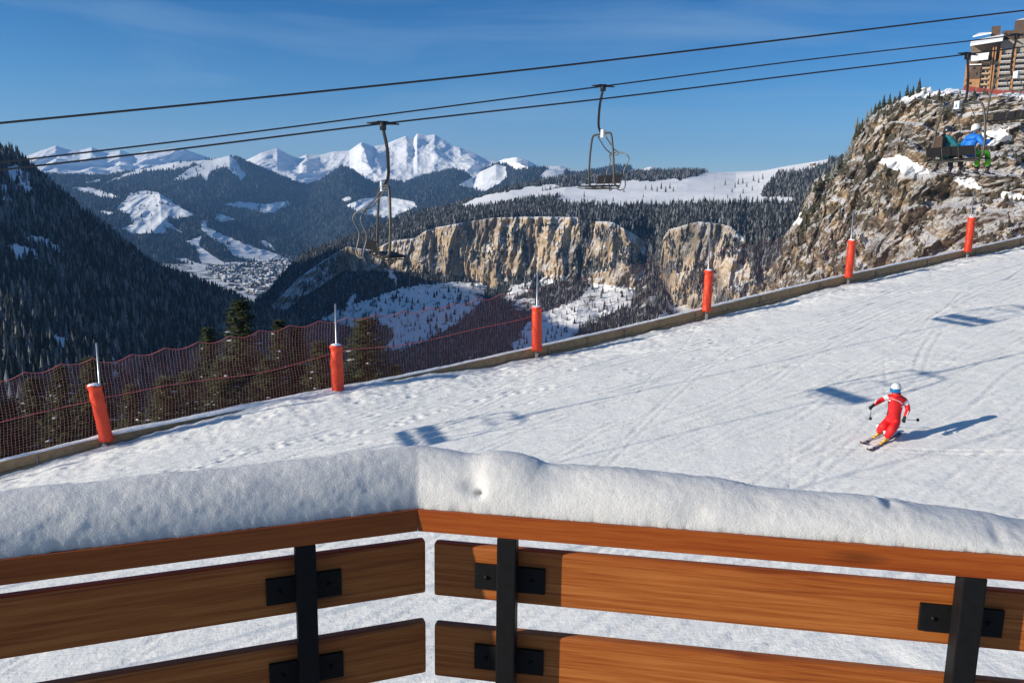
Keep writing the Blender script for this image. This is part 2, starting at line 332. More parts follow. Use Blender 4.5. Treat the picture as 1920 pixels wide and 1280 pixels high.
def dispC(P, v):
    a = np.clip(v-.75, 0, 1.2)*np.clip((4.2-v)/2, 0, 1)
    n = fbm(P[..., 0]/900, P[..., 1]/2600, P[..., 2]/2500+3, 5, .40, True)
    n2 = fbm(P[..., 0]/260, P[..., 1]/500, P[..., 2]/400, 4, .55, True)
    return -n*470*a, n2*20*np.clip(a+.12, 0, 1)+n*40*a
def attrC(px, py, v, P):
    s = np.where(v < 2.6, 1.0, .95-.25*(v-2.6)); s = s-.9*np.exp(-((px-1090)/80)**2)*(v > 1.3)*.5
    rk = .15+.35*smst(.1, .6, fbm(P[..., 0]/500, P[..., 1]/500, P[..., 2]/200, 4)) + .22*(v < 2.2)*(px > 840)
    return {'snow': s, 'rock': rk}
sheet('far_mountains', rowsC, -35, 13, 1100, (14, 40, 60, 20), dispC, attrC, M_far)
# ---- wooded foothills before the range
M_hill = terrain_mat('wooded_hills', .012, 26, floor=(.022, .030, .036), snow=(.82, .84, .87))
r1 = [(440, 352), (500, 350), (560, 352), (600, 340), (640, 312), (660, 318), (690, 340), (705, 345), (725, 338), (760, 342), (790, 330), (830, 322), (850, 317), (870, 322), (888, 335), (905, 318), (930, 306), (950, 310), (968, 322), (1000, 316), (1040, 318), (1080, 326), (1120, 320), (1160, 312), (1200, 318), (1300, 330)]
rowsF = [[(x, y+15, 8600) for x, y in r1], [(x, y, 7600-(x > 960)*1500) for x, y in r1], [(440, 390, 7200), (560, 385, 6950), (640, 375, 6500), (760, 380, 6300), (900, 372, 6200), (1000, 362, 5300), (1300, 360, 4800)], [(440, 440, 6600), (560, 440, 6200), (700, 440, 5300), (1000, 430, 4500), (1300, 420, 4200)], [(440, 560, 5600), (560, 560, 5200), (700, 560, 3900), (1300, 560, 3600)]]
def dispF(P, v):
    a = np.clip(v-.9, 0, 1)
    return -fbm(P[..., 0]/600, P[..., 1]/1500, P[..., 2]/900, 4, .5, True)*300*a, fbm(P[..., 0]/180, P[..., 1]/300, P[..., 2]/200, 4)*26*(a+.1)
sF = [[(858, 348), (880, 335), (905, 320), (930, 308), (948, 312), (950, 332), (935, 345), (905, 360), (880, 352)], [(650, 385), (680, 372), (720, 368), (775, 378), (782, 388), (750, 400), (735, 410), (700, 406), (670, 398)],
      [(1012, 330), (1030, 314), (1060, 322), (1050, 332), (1025, 342)], [(640, 372), (655, 368), (660, 374), (645, 378)], [(640, 455), (690, 440), (760, 420), (700, 438)], [(1170, 330), (1190, 312), (1215, 318), (1230, 330)]]
def attrF(px, py, v, P):
    return {'snow': .16+.2*fbm(P[..., 0]/500, P[..., 1]/500, P[..., 2]/150, 3)+.75*polys(px, py, sF), 'rock': 0*px}
_, PF, pxF, pyF, aF = sheet('foothills', rowsF, -15.2, 13, 620, (8, 50, 60, 20), dispF, attrF, M_hill)
# ---- ski area hill above the village
rB = [(-40, 345), (60, 325), (130, 330), (200, 330), (265, 318), (330, 304), (400, 299), (430, 292), (445, 296), (480, 312), (520, 328), (560, 345), (600, 352), (650, 372), (700, 395), (760, 420)]
rowsB = [[(x, y+14, 8800) for x, y in rB], [(x, y, 7600) for x, y in rB], [(-40, 380, 6900), (200, 365, 6700), (330, 350, 6700), (430, 350, 6800), (560, 380, 6700), (700, 420, 6300), (760, 440, 6200)],
         [(-40, 430, 6200), (200, 405, 6200), (300, 370, 6250), (370, 408, 6000), (560, 440, 6000), (760, 470, 5800)], [(-40, 470, 5700), (250, 440, 5800), (400, 450, 5700), (540, 480, 5600), (760, 500, 5500)],
         [(-40, 492, 5300), (330, 492, 5300), (540, 488, 5350), (760, 490, 5400)], [(-40, 565, 3350), (400, 565, 3350), (760, 565, 3350)], [(-40, 640, 2300), (760, 640, 2300)]]
def dispB(P, v):
    a = np.clip(v-.95, 0, 1)*np.clip((4.9-v)*1.2, 0, 1)
    return -fbm(P[..., 0]/700, P[..., 1]/1600, P[..., 2]/900+8, 4, .5, True)*200*a, fbm(P[..., 0]/150, P[..., 1]/260, P[..., 2]/150, 4)*16*a
sB = [[(325, 338), (350, 318), (385, 303), (430, 291), (442, 300), (462, 330), (450, 338), (432, 318), (418, 312), (392, 325), (388, 342), (376, 328), (345, 338)],
      [(195, 345), (235, 325), (275, 313), (330, 304), (400, 299), (330, 318), (270, 322), (215, 338), (200, 346)], [(155, 342), (185, 337), (188, 340), (165, 344)],
      [(218, 392), (245, 362), (262, 357), (300, 361), (320, 378), (365, 402), (335, 410), (310, 408), (325, 425), (345, 435), (305, 425), (318, 437), (245, 438), (228, 428), (250, 422), (244, 402)],
      [(130, 350), (170, 352), (205, 362), (228, 372), (190, 370), (150, 358)], [(188, 395), (212, 398), (205, 403), (190, 400)],
      [(420, 383), (450, 378), (500, 383), (540, 376), (542, 384), (515, 398), (490, 398), (455, 390)], [(405, 402), (430, 406), (440, 412), (412, 415), (402, 410)],
      [(378, 412), (388, 414), (386, 426), (420, 440), (460, 458), (500, 470), (522, 478), (545, 485), (540, 492), (480, 492), (440, 480), (425, 462), (400, 448), (378, 432)],
      [(348, 452), (378, 442), (372, 458), (395, 478), (420, 490), (470, 492), (520, 492), (545, 500), (480, 545), (420, 520), (370, 500), (325, 484), (345, 484), (378, 494), (365, 462)],
      [(484, 450), (505, 455), (518, 470), (500, 464)]]
def attrB(px, py, v, P):
    s = .15+.2*fbm(P[..., 0]/400, P[..., 1]/400, P[..., 2]/120, 3)+.8*polys(px+3*noise(px/9, py/9, .5), py+2*noise(px/9, py/9, 4.5), sB)
    # village floor: snowfields between the houses
    s = np.where((v > 5.05), .52, s)
    return {'snow': s, 'rock': 0*px}
_, PB, pxB, pyB, aB = sheet('valley_slopes', rowsB, -36, -6, 760, (8, 30, 40, 50, 40, 40, 10), dispB, attrB, M_hill)
M_fB = forest_mat('far_conifers', dark=(.022, .032, .032), amount=.18, scale=.02)
mB = np.where(aB['snow'] < .5, 1., .035)*(pyB < 505)*(pxB > 40)*(pxB < 740)
pt = scatter(PB, mB, 19000, rs); forest('valley_forest', pt, 17+rs.rand(len(pt))*14, M_fB, rs, 1, 5, .24, 'dark blue green forest covering the slopes across the valley, round the snowy ski runs')
mF = (aF['snow'] < .5).astype(float)*(pyF < 540)*(pyF > 300)*(pxF > 540)
pt = scatter(PF, mF, 16000, rs); forest('foothill_forest', pt, 18+rs.rand(len(pt))*14, M_fB, rs, 1, 5, .24, 'dark forest on the rounded foothills below the highest snowy peak')
# ---- plateau with the long cliff band
M_pl = terrain_mat('plateau_cliff', .06, 9, floor=(.045, .040, .034), snow=(.84, .85, .87), rockA=(.53, .39, .24), rockB=(.23, .19, .145), zs=.17, nz=.575, ra=.88)
rowsD = [[(490, 570, 2900), (640, 460, 3000), (870, 385, 3400), (1060, 337, 3900), (1290, 325, 4300), (1480, 318, 4000), (1640, 300, 3900)],
  [(490, 560, 2300), (540, 500, 2300), (580, 470, 2300), (640, 450, 2350), (700, 428, 2400), (760, 405, 2500), (830, 390, 2600), (870, 379, 2700), (920, 362, 2800), (960, 351, 2900), (1010, 341, 3000), (1060, 331, 3100), (1130, 328, 3200), (1200, 322, 3300), (1290, 320, 3300), (1380, 326, 3300), (1425, 321, 3200), (1480, 311, 3000), (1556, 298, 2900), (1640, 290, 2900)],
  [(490, 575, 2200), (580, 484, 2150), (700, 446, 2150), (800, 412, 2150), (880, 394, 2150), (960, 386, 2100), (1040, 380, 2100), (1150, 384, 2000), (1280, 382, 1900), (1400, 380, 1800), (1500, 376, 1700), (1640, 370, 1600)],
  [(490, 590, 2000), (560, 520, 2000), (620, 478, 1950), (650, 462, 1900), (700, 468, 1900), (730, 452, 1880), (780, 445, 1850), (800, 430, 1840), (850, 420, 1800), (925, 408, 1780), (1000, 406, 1760), (1080, 407, 1740), (1110, 415, 1720), (1150, 416, 1700), (1190, 440, 1690), (1215, 458, 1720), (1240, 450, 1680), (1255, 430, 1600), (1310, 415, 1550), (1370, 424, 1500), (1400, 450, 1500), (1420, 440, 1500), (1480, 450, 1450), (1640, 480, 1300)],
  [(490, 612, 1980), (560, 560, 1960), (640, 508, 1920), (700, 505, 1870), (800, 508, 1820), (850, 515, 1790), (880, 520, 1775), (925, 540, 1755), (960, 515, 1745), (1000, 512, 1735), (1080, 525, 1700), (1150, 532, 1665), (1190, 538, 1640), (1215, 500, 1690), (1240, 520, 1650), (1260, 560, 1560), (1310, 575, 1490), (1400, 600, 1420), (1480, 620, 1370), (1640, 640, 1230)],
  [(490, 640, 1900), (600, 610, 1800), (720, 620, 1600), (850, 620, 1500), (1000, 630, 1450), (1200, 640, 1350), (1400, 660, 1200), (1640, 680, 1050)],
  [(490, 760, 1500), (600, 740, 1350), (900, 760, 1150), (1100, 740, 1050), (1300, 730, 950), (1640, 720, 900)], [(490, 930, 1150), (1640, 930, 700)]]
def dispD(P, v):
    cl = smst(2.85, 3.05, v)*(1-smst(4.0, 4.15, v))
    wx = 45*fbm(P[..., 0]/130, P[..., 1]/130, P[..., 2]/200+3, 3); n = .62*fbm((P[..., 0]+wx)/150, (P[..., 1]-wx)/150, P[..., 2]/650, 5, .6, True)+.38*fbm((P[..., 0]+wx)/52, (P[..., 1]+wx)/52, P[..., 2]/300+7, 4, .55, True); nn = fbm(P[..., 0]/28, P[..., 1]/28, P[..., 2]/60, 4, .6)
    tal = smst(4, 4.6, v); top = (1-smst(2.7, 3, v))*smst(.9, 1.3, v)
    gul = fbm(P[..., 0]/110, P[..., 1]/300, P[..., 2]/300, 4, .5, True)
    dr = cl*(-n*62-nn*15)+smst(2.3, 3, v)*(1-cl)*(-n*24*(1-.6*tal))-tal*gul*40
    return dr, top*fbm(P[..., 0]/240, P[..., 1]/240, 1.5, 4)*9+tal*nn*5
sD = [[(860, 386), (885, 374), (960, 356), (1040, 344), (1052, 350), (1000, 362), (1060, 352), (1100, 345), (1175, 338), (1200, 340), (1290, 335), (1330, 322), (1400, 318), (1440, 316), (1556, 294), (1548, 310), (1500, 320), (1455, 326), (1440, 345), (1425, 368), (1490, 370), (1488, 378), (1400, 380), (1280, 382), (1150, 384), (1060, 382), (1035, 378), (1060, 366), (1000, 372), (940, 382), (890, 390)],
      [(600, 600), (640, 578), (690, 560), (760, 537), (860, 527), (915, 532), (905, 565), (860, 605), (800, 640), (760, 655), (715, 660), (740, 625), (705, 600), (660, 615)],
      [(955, 655), (985, 610), (1015, 585), (1060, 570), (1085, 560), (1115, 520), (1135, 530), (1192, 540), (1182, 572), (1140, 590), (1100, 602), (1070, 640), (1040, 665), (980, 665)],
      [(940, 560), (960, 540), (1000, 525), (990, 545), (955, 565)], [(1010, 530), (1025, 516), (1040, 530), (1020, 540)], [(640, 600), (655, 560), (668, 545), (664, 580), (650, 605)], [(1250, 575), (1275, 560), (1300, 590), (1270, 620), (1225, 640), (1200, 660), (1180, 650)], [(725, 465), (735, 490), (745, 535), (728, 520)]]
gulD = [[(1203, 425), (1243, 412), (1240, 470), (1232, 520), (1215, 540), (1206, 510), (1212, 470)], [(1085, 410), (1110, 414), (1105, 440), (1092, 500), (1072, 500), (1088, 450)], [(1392, 400), (1480, 380), (1478, 440), (1450, 500), (1412, 520), (1396, 470)], [(975, 430), (985, 430), (992, 500), (980, 500)]]
def attrD(px, py, v, P):
    cl = smst(2.9, 3.05, v)*(1-smst(3.9, 4.1, v))
    g = polys(px, py, gulD); jx = px+9*fbm(px/16, py/10, 2.2, 4); jy = py+7*fbm(px/16, py/10, 7.2, 4)
    s = .30+.18*fbm(P[..., 0]/60, P[..., 1]/60, P[..., 2]/30, 3)+.34*polys(jx, jy, sD)*(v > 3)+.75*polys(jx, jy, sD)*(v <= 3)
    fr = smst(.0, .3, fbm(P[..., 0]/70, P[..., 1]/70, P[..., 2]/50+4, 3))*(v > 3.9)*(v < 5)*(px > 950)*.5
    rk = np.clip(cl*(1-g)+fr*(1-polys(px, py, sD)), 0, 1)
    rk = np.maximum(rk, (px > 1250)*(v > 3)*smst(-.35, .2, fbm(P[..., 0]/90, P[..., 1]/90, P[..., 2]/60+9, 3))*(1-g)*.9)
    rk = rk*(1-.0*cl)
    return {'snow': s, 'rock': rk}
_, PD, pxD, pyD, aD = sheet('plateau_and_cliffs', rowsD, -18, 25, 1250, (6, 40, 36, 110, 40, 46, 12), dispD, attrD, M_pl)
M_fD = forest_mat('rim_conifers', dark=(.026, .028, .025), amount=.48, scale=.12)
vD = np.zeros(pxD.shape)
vv = []
for i, n in enumerate((6, 40, 36, 110, 40, 46, 12)): vv += [i+k/n for k in range(n)]
vD = (np.array(vv+[7.])[:, None]+vD)
base = (aD['snow'] < .72)*(aD['rock'] < .5)*(pxD < 1620)*np.where((polys(pxD, pyD, sD) > 0)*(np.arange(1) == 0), .10, 1)
dens = np.where(vD < 1.9, .5, 1)*np.where(vD > 4, .75, 1)
m1 = base*(vD > .95)*(vD < 3.02)*dens
pt = scatter(PD, m1, 17000, rs); forest('plateau_rim_forest', pt, 7+rs.rand(len(pt))**1.5*12, M_fD, rs, 3, 6, .17, 'grey green snow dusted conifers packed along the rim above the long cliff')
m2 = base*(vD > 4)*(vD < 6.4)*dens
pt = scatter(PD, m2, 15000, rs); forest('talus_forest', pt, 5+rs.rand(len(pt))**1.5*11, M_fD, rs, 2, 6, .17, 'dark conifers on the steep slope under the long cliff')
m3 = (polys(pxD, pyD, gulD) > 0)*(vD > 2.9)*(vD < 4.1)
pt = scatter(PD, m3.astype(float), 3400, rs); forest('gully_forest', pt, 7+rs.rand(len(pt))*9, M_fD, rs, 3, 6, .17, 'dense shaded conifers filling the gullies between the cliff buttresses')
m4 = (aD['rock'] > .5)*(vD > 3.1)*(vD < 4.6)
pt = scatter(PD, m4.astype(float)*smst(-.05, .35, fbm(PD[..., 0]/60, PD[..., 1]/60, PD[..., 2]/45, 3))*np.where(pxD > 960, 2.2, 1), 5200, rs); forest('cliff_ledge_trees', pt, 3+rs.rand(len(pt))*7, M_fD, rs, 2, 6, .2, 'small conifers growing on ledges of the golden cliff')
# ---- near craggy cliff on the right
M_cr = terrain_mat('crag', .42, 1.5, floor=(.055, .042, .03), snow=(.85, .86, .88), rockA=(.37, .265, .165), rockB=(.115, .094, .073), zs=.6, nz=.65, ra=.95, tilt=(R_(-20), 2.3))
rowsE = [[(1380, 640, 900), (1450, 600, 850), (1600, 330, 820), (1700, 215, 800), (1800, 174, 800), (1920, 178, 800), (2200, 178, 800)],
  [(1380, 620, 640), (1420, 575, 625), (1445, 540, 610), (1460, 480, 600), (1480, 432, 580), (1500, 388, 560), (1530, 337, 540), (1560, 322, 530), (1590, 287, 520), (1605, 247, 510), (1630, 218, 500), (1650, 202, 490), (1690, 182, 470), (1720, 174, 460), (1760, 170, 450), (1800, 166, 445), (1850, 174, 440), (1920, 182, 430), (2200, 182, 430)],
  [(1380, 650, 600), (1440, 600, 570), (1480, 500, 545), (1520, 420, 515), (1560, 370, 495), (1600, 330, 480), (1650, 270, 455), (1700, 240, 440), (1800, 215, 425), (1920, 225, 408), (2200, 225, 400)],
  [(1380, 690, 560), (1440, 640, 530), (1520, 520, 480), (1600, 430, 440), (1700, 330, 415), (1800, 315, 400), (1920, 330, 385), (2200, 330, 380)],
  [(1380, 760, 500), (1500, 660, 460), (1600, 590, 400), (1700, 540, 370), (1800, 500, 350), (1920, 480, 335), (2200, 480, 330)],
  [(1380, 900, 420), (1600, 800, 340), (1920, 700, 280), (2200, 700, 280)]]
def dispE(P, v):
    a = smst(.9, 1.35, v)
    x, y, z = P[..., 0], P[..., 1], P[..., 2]
    n = fbm(x/36, y/36, z/80, 4, .5, True); n2 = fbm(x/9, y/9, z/13, 5, .6)
    vj = 1-np.abs(fbm(x/11+.35*z/11, y/11, z/48+3, 4, .55))*3
    w_ = z/13+1.6*fbm(x/45, y/45, z/45, 3)+(x*.35)/13
    ter = (w_-np.floor(w_)); led = np.where(ter < .78, ter/.78, (1-ter)/.22)
    e_ = fbm(x/14, y/14, z/14+5, 4, .6)
    return a*(-n*14-n2*3.8-led*7.5-np.clip(vj, -1, 1)*3.2), (1-a)*n2*2.2+a*n2*1.0+smst(.5, .95, v)*(1-smst(1.0, 1.4, v))*e_*3.5, e_*5.0
def attrE(px, py, v, P):
    a = np.where(px > 1690, smst(1.12, 1.4, v+.12*noise(px/7, 1.3, 2.)), smst(.55, .9, v))
    sn = fbm(P[..., 0]/26, P[..., 1]/26, P[..., 2]/16, 4)
    s = .9-.9*a+.15
    big = polys(px+9*noise(px/11, py/11, 1), py+6*noise(px/11, py/11, 5), [[(1645, 300), (1690, 290), (1740, 318), (1745, 328), (1700, 325), (1660, 315)], [(1785, 330), (1830, 335), (1842, 356), (1800, 350)], [(1870, 355), (1920, 365), (1920, 375), (1880, 372)], [(1475, 400), (1500, 395), (1500, 420), (1478, 420)], [(1845, 250), (1890, 240), (1900, 262), (1850, 275)]])
    rk = np.clip(a-big*.9-.25*(sn > .42), 0, 1); s = np.maximum(s, big)
    s = np.where(sn > .42, .8, s)
    return {'snow': s, 'rock': rk}
_, PE, pxE, pyE, aE = sheet('rocky_cliff', rowsE, 13.5, 38, 900, (10, 90, 110, 110, 30), dispE, attrE, M_cr)
M_shrub = simple('shrub_brown_green', (.055, .048, .03), .9)
mS = (aE['rock'] > .5)*smst(-.1, .4, fbm(PE[..., 0]/18, PE[..., 1]/18, PE[..., 2]/14, 3)+.15*noise(PE[..., 0]/4, PE[..., 1]/4, 2))
pt = scatter(PE, mS.astype(float), 5200, rs); forest('crag_shrubs', pt, .7+rs.rand(len(pt))**2*2.6, M_shrub, rs, 2, 6, .42, 'low brown shrubs growing from the ledges of the craggy cliff', 'shrubs')
# ---- wooded mountain on the left, running on beyond the frame
M_lm = terrain_mat('wooded_mountain', .03, 7, floor=(.035, .038, .035), snow=(.80, .82, .86), rockA=(.2, .18, .16), rockB=(.12, .11, .10))
rowsA = [[('a', -100, -6, 1600), ('a', -75, 2, 1900), ('a', -50, 4, 3000), (0, 330, 2500), (300, 540, 2600), (600, 640, 2600)],
  [('a', -100, -2, 1150), ('a', -88, 5.0, 1250), ('a', -75, 9.5, 1350), ('a', -62, 12, 1500), ('a', -55, 9, 1900), ('a', -50, 8.6, 2300), ('a', -45, 6.9, 2200), ('a', -41, 5.4, 2050), (-80, 245, 1650), (0, 279, 1500), (28, 285, 1480), (45, 302, 1470), (62, 318, 1460), (100, 350, 1450), (135, 380, 1450), (170, 408, 1450), (215, 443, 1450), (255, 476, 1450), (300, 506, 1450), (350, 522, 1480), (420, 546, 1500), (480, 577, 1550), (540, 594, 1600), (590, 615, 1650), (640, 650, 1700)],
  [('a', -100, -5, 900), ('a', -75, 4, 1050), ('a', -60, 4, 1250), ('a', -50, 1, 1800), ('a', -44, -1, 1650), (-80, 380, 1250), (0, 400, 1150), (100, 450, 1130), (200, 510, 1130), (300, 560, 1150), (420, 600, 1200), (540, 640, 1250), (640, 690, 1300)],
  [('a', -100, -14, 650), ('a', -50, -8, 850), (0, 560, 800), (150, 600, 800), (300, 640, 820), (450, 680, 850), (640, 740, 880)],
  [('a', -100, -25, 330), ('a', -50, -22, 400), (0, 800, 420), (300, 840, 440), (640, 860, 460)]]
def dispA(P, v):
    x, y, z = P[..., 0], P[..., 1], P[..., 2]
    a = np.clip(v-.9, 0, 1)*np.clip((4.2-v), 0, 1)
    n = fbm(x/260, y/260, z/500, 4, .5, True)
    return -n*70*a, fbm(x/60, y/60, z/60, 4)*8*np.clip(a+.3, 0, 1)
sA = [[(8, 312), (40, 312), (62, 345), (60, 372), (38, 360), (20, 340)], [(0, 345), (20, 355), (15, 380), (0, 378)], [(15, 455), (60, 440), (108, 455), (120, 480), (60, 482), (20, 490)], [(88, 628), (130, 632), (128, 655), (95, 655)], [(135, 370), (150, 380), (160, 405), (145, 400)], [(205, 665), (250, 690), (230, 720), (200, 700)], [(120, 520), (135, 560), (122, 565)]]
def attrA(px, py, v, P):
    s = .30+.25*fbm(P[..., 0]/90, P[..., 1]/90, P[..., 2]/50, 4)+.36*polys(px+9*noise(px/16, py/16, 3), py+9*noise(px/16, py/16, 8), sA)
    return {'snow': s, 'rock': .25*smst(.1, .5, fbm(P[..., 0]/60, P[..., 1]/60, P[..., 2]/60, 3))}
_, PA, pxA, pyA, aA = sheet('wooded_mountain', rowsA, -98, -11.5, 700, (8, 60, 60, 50), dispA, attrA, M_lm)
M_fA = forest_mat('mountain_conifers', dark=(.022, .029, .028), amount=.50, scale=.03)
azA = np.degrees(np.arctan2(PA[..., 0], PA[..., 1]))
mA = np.where(aA['snow'] > .62, .05, 1)*(azA > -37)*1.0
vA = np.array([i+k/n for i, n in enumerate((8, 60, 60, 50)) for k in range(n)]+[4.])[:, None]
mA = mA*(vA > .9)*np.where(vA < 1.15, 1.5, 1)
pt = scatter(PA, mA, 26000, rs); forest('mountain_forest', pt, 5+rs.rand(len(pt))**1.3*12, M_fA, rs, 3, 7, .15, 'dense snow dusted conifers in blue shade covering the steep mountain on the left')
# ------------------------------------------------------------------ the piste
e2 = np.array([.9059, .4234]); n2_ = np.array([-.4234, .9059]); NF = 31.85
FS = [-60, -15, -4.83, -1.54, 2.25, 7.03, 10.88, 16.06, 20.46, 25.5, 29.87, 35.0, 39.58, 44.49, 49.73, 60, 90]
FZ = [-15.5, -10.55, -9.3, -8.72, -8.30, -7.74, -7.28, -6.55, -5.96, -5.18, -4.5, -3.75, -3.15, -2.5, -1.77, -.2, 5]
def gz(s):   # smoothed height of the fence line
    s = np.asarray(s, float); return (np.interp(s-1.5, FS, FZ)+np.interp(s, FS, FZ)*2+np.interp(s+1.5, FS, FZ))/4
def gq(s): s = np.asarray(s, float); return 1.5e-4*s*s+.1300*s-8.62
def S2(s, n): return np.array([e2[0]*s+n2_[0]*n, e2[1]*s+n2_[1]*n])
bankdrop = lambda s: np.interp(s, [-8, -2, 1, 4, 8.5, 11, 14, 18, 50], [.40, .36, .05, -.14, -.14, .0, .30, .46, .40])+.10*noise(np.asarray(s)*.35, 3.1, .4)+.05*noise(np.asarray(s)*1.1, 1.1, .4)
def snow_level(s, n):
    w_ = np.exp(-np.clip(NF-n, 0, None)**2/60.); base = gq(s)*(1-w_)+gz(s)*w_
    d = np.clip(NF-n, 0, None); return base-.28-(bankdrop(s)-.28)*np.exp(-(d/2.2)**2)
s_ = np.concatenate([np.arange(-70, -12, 1.5), np.arange(-12, 2, .09), np.arange(2, 54, .07), np.arange(54, 100, 1.2)])
n_ = np.concatenate([np.arange(-20, 9, .35), np.arange(9, 24, .07), np.arange(24, 31.95, .05), [32.1, 32.3, 33, 35, 38, 45, 55, 70, 90, 120, 170, 240, 330]])
S, Nn = np.meshgrid(s_, n_, indexing='ij')
H = snow_level(S, np.minimum(Nn, NF))
ins = (Nn < 31.9)
edge = np.exp(-((31.3-Nn)/2.2)**2)*ins
H += edge*(.09*fbm(S*.8, Nn*1.1, 1.1, 4)+.07*np.clip(fbm(S*2.4, Nn*2.8, 6.1, 3), -.2, 1)) 
H += ins*.035*fbm(S*.35, Nn*.35, 2.2, 3)
# chopped, scraped snow, finely grained
pat = smst(-.05, .35, fbm(S*.22, Nn*.4, 9.3, 3))
H += ins*(.003+.008*pat)*fbm(S*3.1, Nn*6, 4.4, 4)*1.2
H += ins*.010*fbm(S*.9, Nn*6.5-S*.6, 7.7, 3)+ins*.007*fbm(S*.7, Nn*9+S*.9, 3.7, 2)
rt = np.random.RandomState(21)
for k in range(260):         # ski tracks running down the fall line
    n0 = rt.uniform(6, 29); s0 = rt.uniform(-5, 55); ang = rt.normal(.02, .13); ln = rt.uniform(5, 30); am = rt.uniform(.1, .8); wl = rt.uniform(9, 26); ph = rt.rand()*6
    if k % 9 == 0: ang = rt.choice([-1, 1])*rt.uniform(.5, 1.1); ln *= .4
    s1 = s_; c = n0+ang*(s1-s0)+am*np.sin(s1/wl*6.28+ph)
    g_ = np.exp(-((s1-s0)/ln)**4)*rt.uniform(.4, 1)
    if g_.max() < .05: continue
    ia = np.where(g_ > .03)[0]; i0, i1 = ia[0], ia[-1]+1
    for off in ((0, .38) if k % 2 else (0,)):
        dd = (Nn[i0:i1]-(c[i0:i1]+off)[:, None]); wd = rt.uniform(.035, .065)
        q = np.exp(-(dd/wd)**2); rim = np.exp(-((dd-wd*1.9)/wd)**2)
        H[i0:i1] += g_[i0:i1][:, None]*(-.030*q+.018*rim)*(ins[i0:i1])
for k in range(210):         # footprints and small hollows below the fence
    if k < 120: fs, fn = -6+k*.17+rt.normal()*.12, 27.2+.35*math.sin(k*.14)+(.16 if k % 2 else -.16)+rt.normal()*.05
    else: fs, fn = rt.uniform(-8, 26), rt.uniform(24.5, 31)
    i0, i1 = np.searchsorted(s_, [fs-.6, fs+.6]); j0, j1 = np.searchsorted(n_, [fn-.6, fn+.6])
    r2 = ((S[i0:i1, j0:j1]-fs)/.16)**2+((Nn[i0:i1, j0:j1]-fn)/.085)**2
    H[i0:i1, j0:j1] += (-.045*np.exp(-r2)+.016*np.exp(-(np.sqrt(r2)-1.6)**2*2))*rt.uniform(.5, 1.2)
H = np.where(Nn > 32.0, gz(S)-.5-(Nn-32)*.75*smst(32, 36, Nn)-(Nn-32)*.2, H)
H = np.where(Nn > 60, np.maximum(H, gz(S)-60-(Nn-60)*.55), H)
X = e2[0]*S+n2_[0]*Nn; Y = e2[1]*S+n2_[1]*Nn
M_snow = snow_mat('piste_snow', (1.3, 9, 40, 5), (.05, .015, .006, .016), col=(.80, .805, .785), stretch=(-math.atan2(e2[1], e2[0]), (.25, 3.2, 1)))
me = np_mesh('piste', np.stack([X, Y, H], -1).reshape(-1, 3), grid_faces(*S.shape)[:, ::-1])
tag(link_mesh('ground', me, M_snow), kind='structure')
def gpos(s, n):
    p = S2(s, n); return Vector((p[0], p[1], float(snow_level(s, min(n, NF)))))
#PART3
def ground_px(px, py):
    d = ray(px, py); lo, hi = 3., 100.
    for _ in range(50):
        m = (lo+hi)/2; q = d*m; s = q[:2]@e2; n = q[:2]@n2_
        if q[2] > snow_level(s, min(n, NF)): lo = m
        else: hi = m
    return d*lo
# ------------------------------------------------------------------ materials for built things
M_pad = simple('orange_red_pvc', (.74, .05, .011), .5, 0, 7, .14, .05)
M_galv = simple('galvanised_steel', (.50, .52, .54), .38, .8, 14, .1)
M_brk = simple('dull_bracket_steel', (.26, .24, .22), .6, .4)
M_rope = simple('red_rope', (.50, .13, .13), .8, 0, 30, .1)
M_netr = simple('faded_red_net', (.42, .20, .20), .85, 0, 3, .15)
M_timber = simple('weathered_timber', (.36, .235, .125), .85, 0, 5, .25, .01)
M_cable = simple('steel_cable', (.035, .035, .04), .5, .5)
M_frame = simple('chair_tube_paint', (.075, .068, .055), .5, .2, 18, .2)
M_rust = simple('hanger_brown_paint', (.085, .055, .04), .5, .3, 12, .25)
M_seat = simple('black_seat', (.012, .012, .014), .6, 0, 12, .2, 0, .2)
M_bar = simple('safety_bar_steel', (.16, .155, .145), .45, .4)
M_plate = simple('white_number_plate', (.75, .80, .85), .5)
M_plate_b = simple('blue_number', (.05, .18, .45), .5)
M_black = simple('black_painted_steel', (.008, .008, .009), .6, 0, 60, .25, .0006, .18)
M_capsnow = snow_mat('cap_snow', (12, 60), (.02, .005))
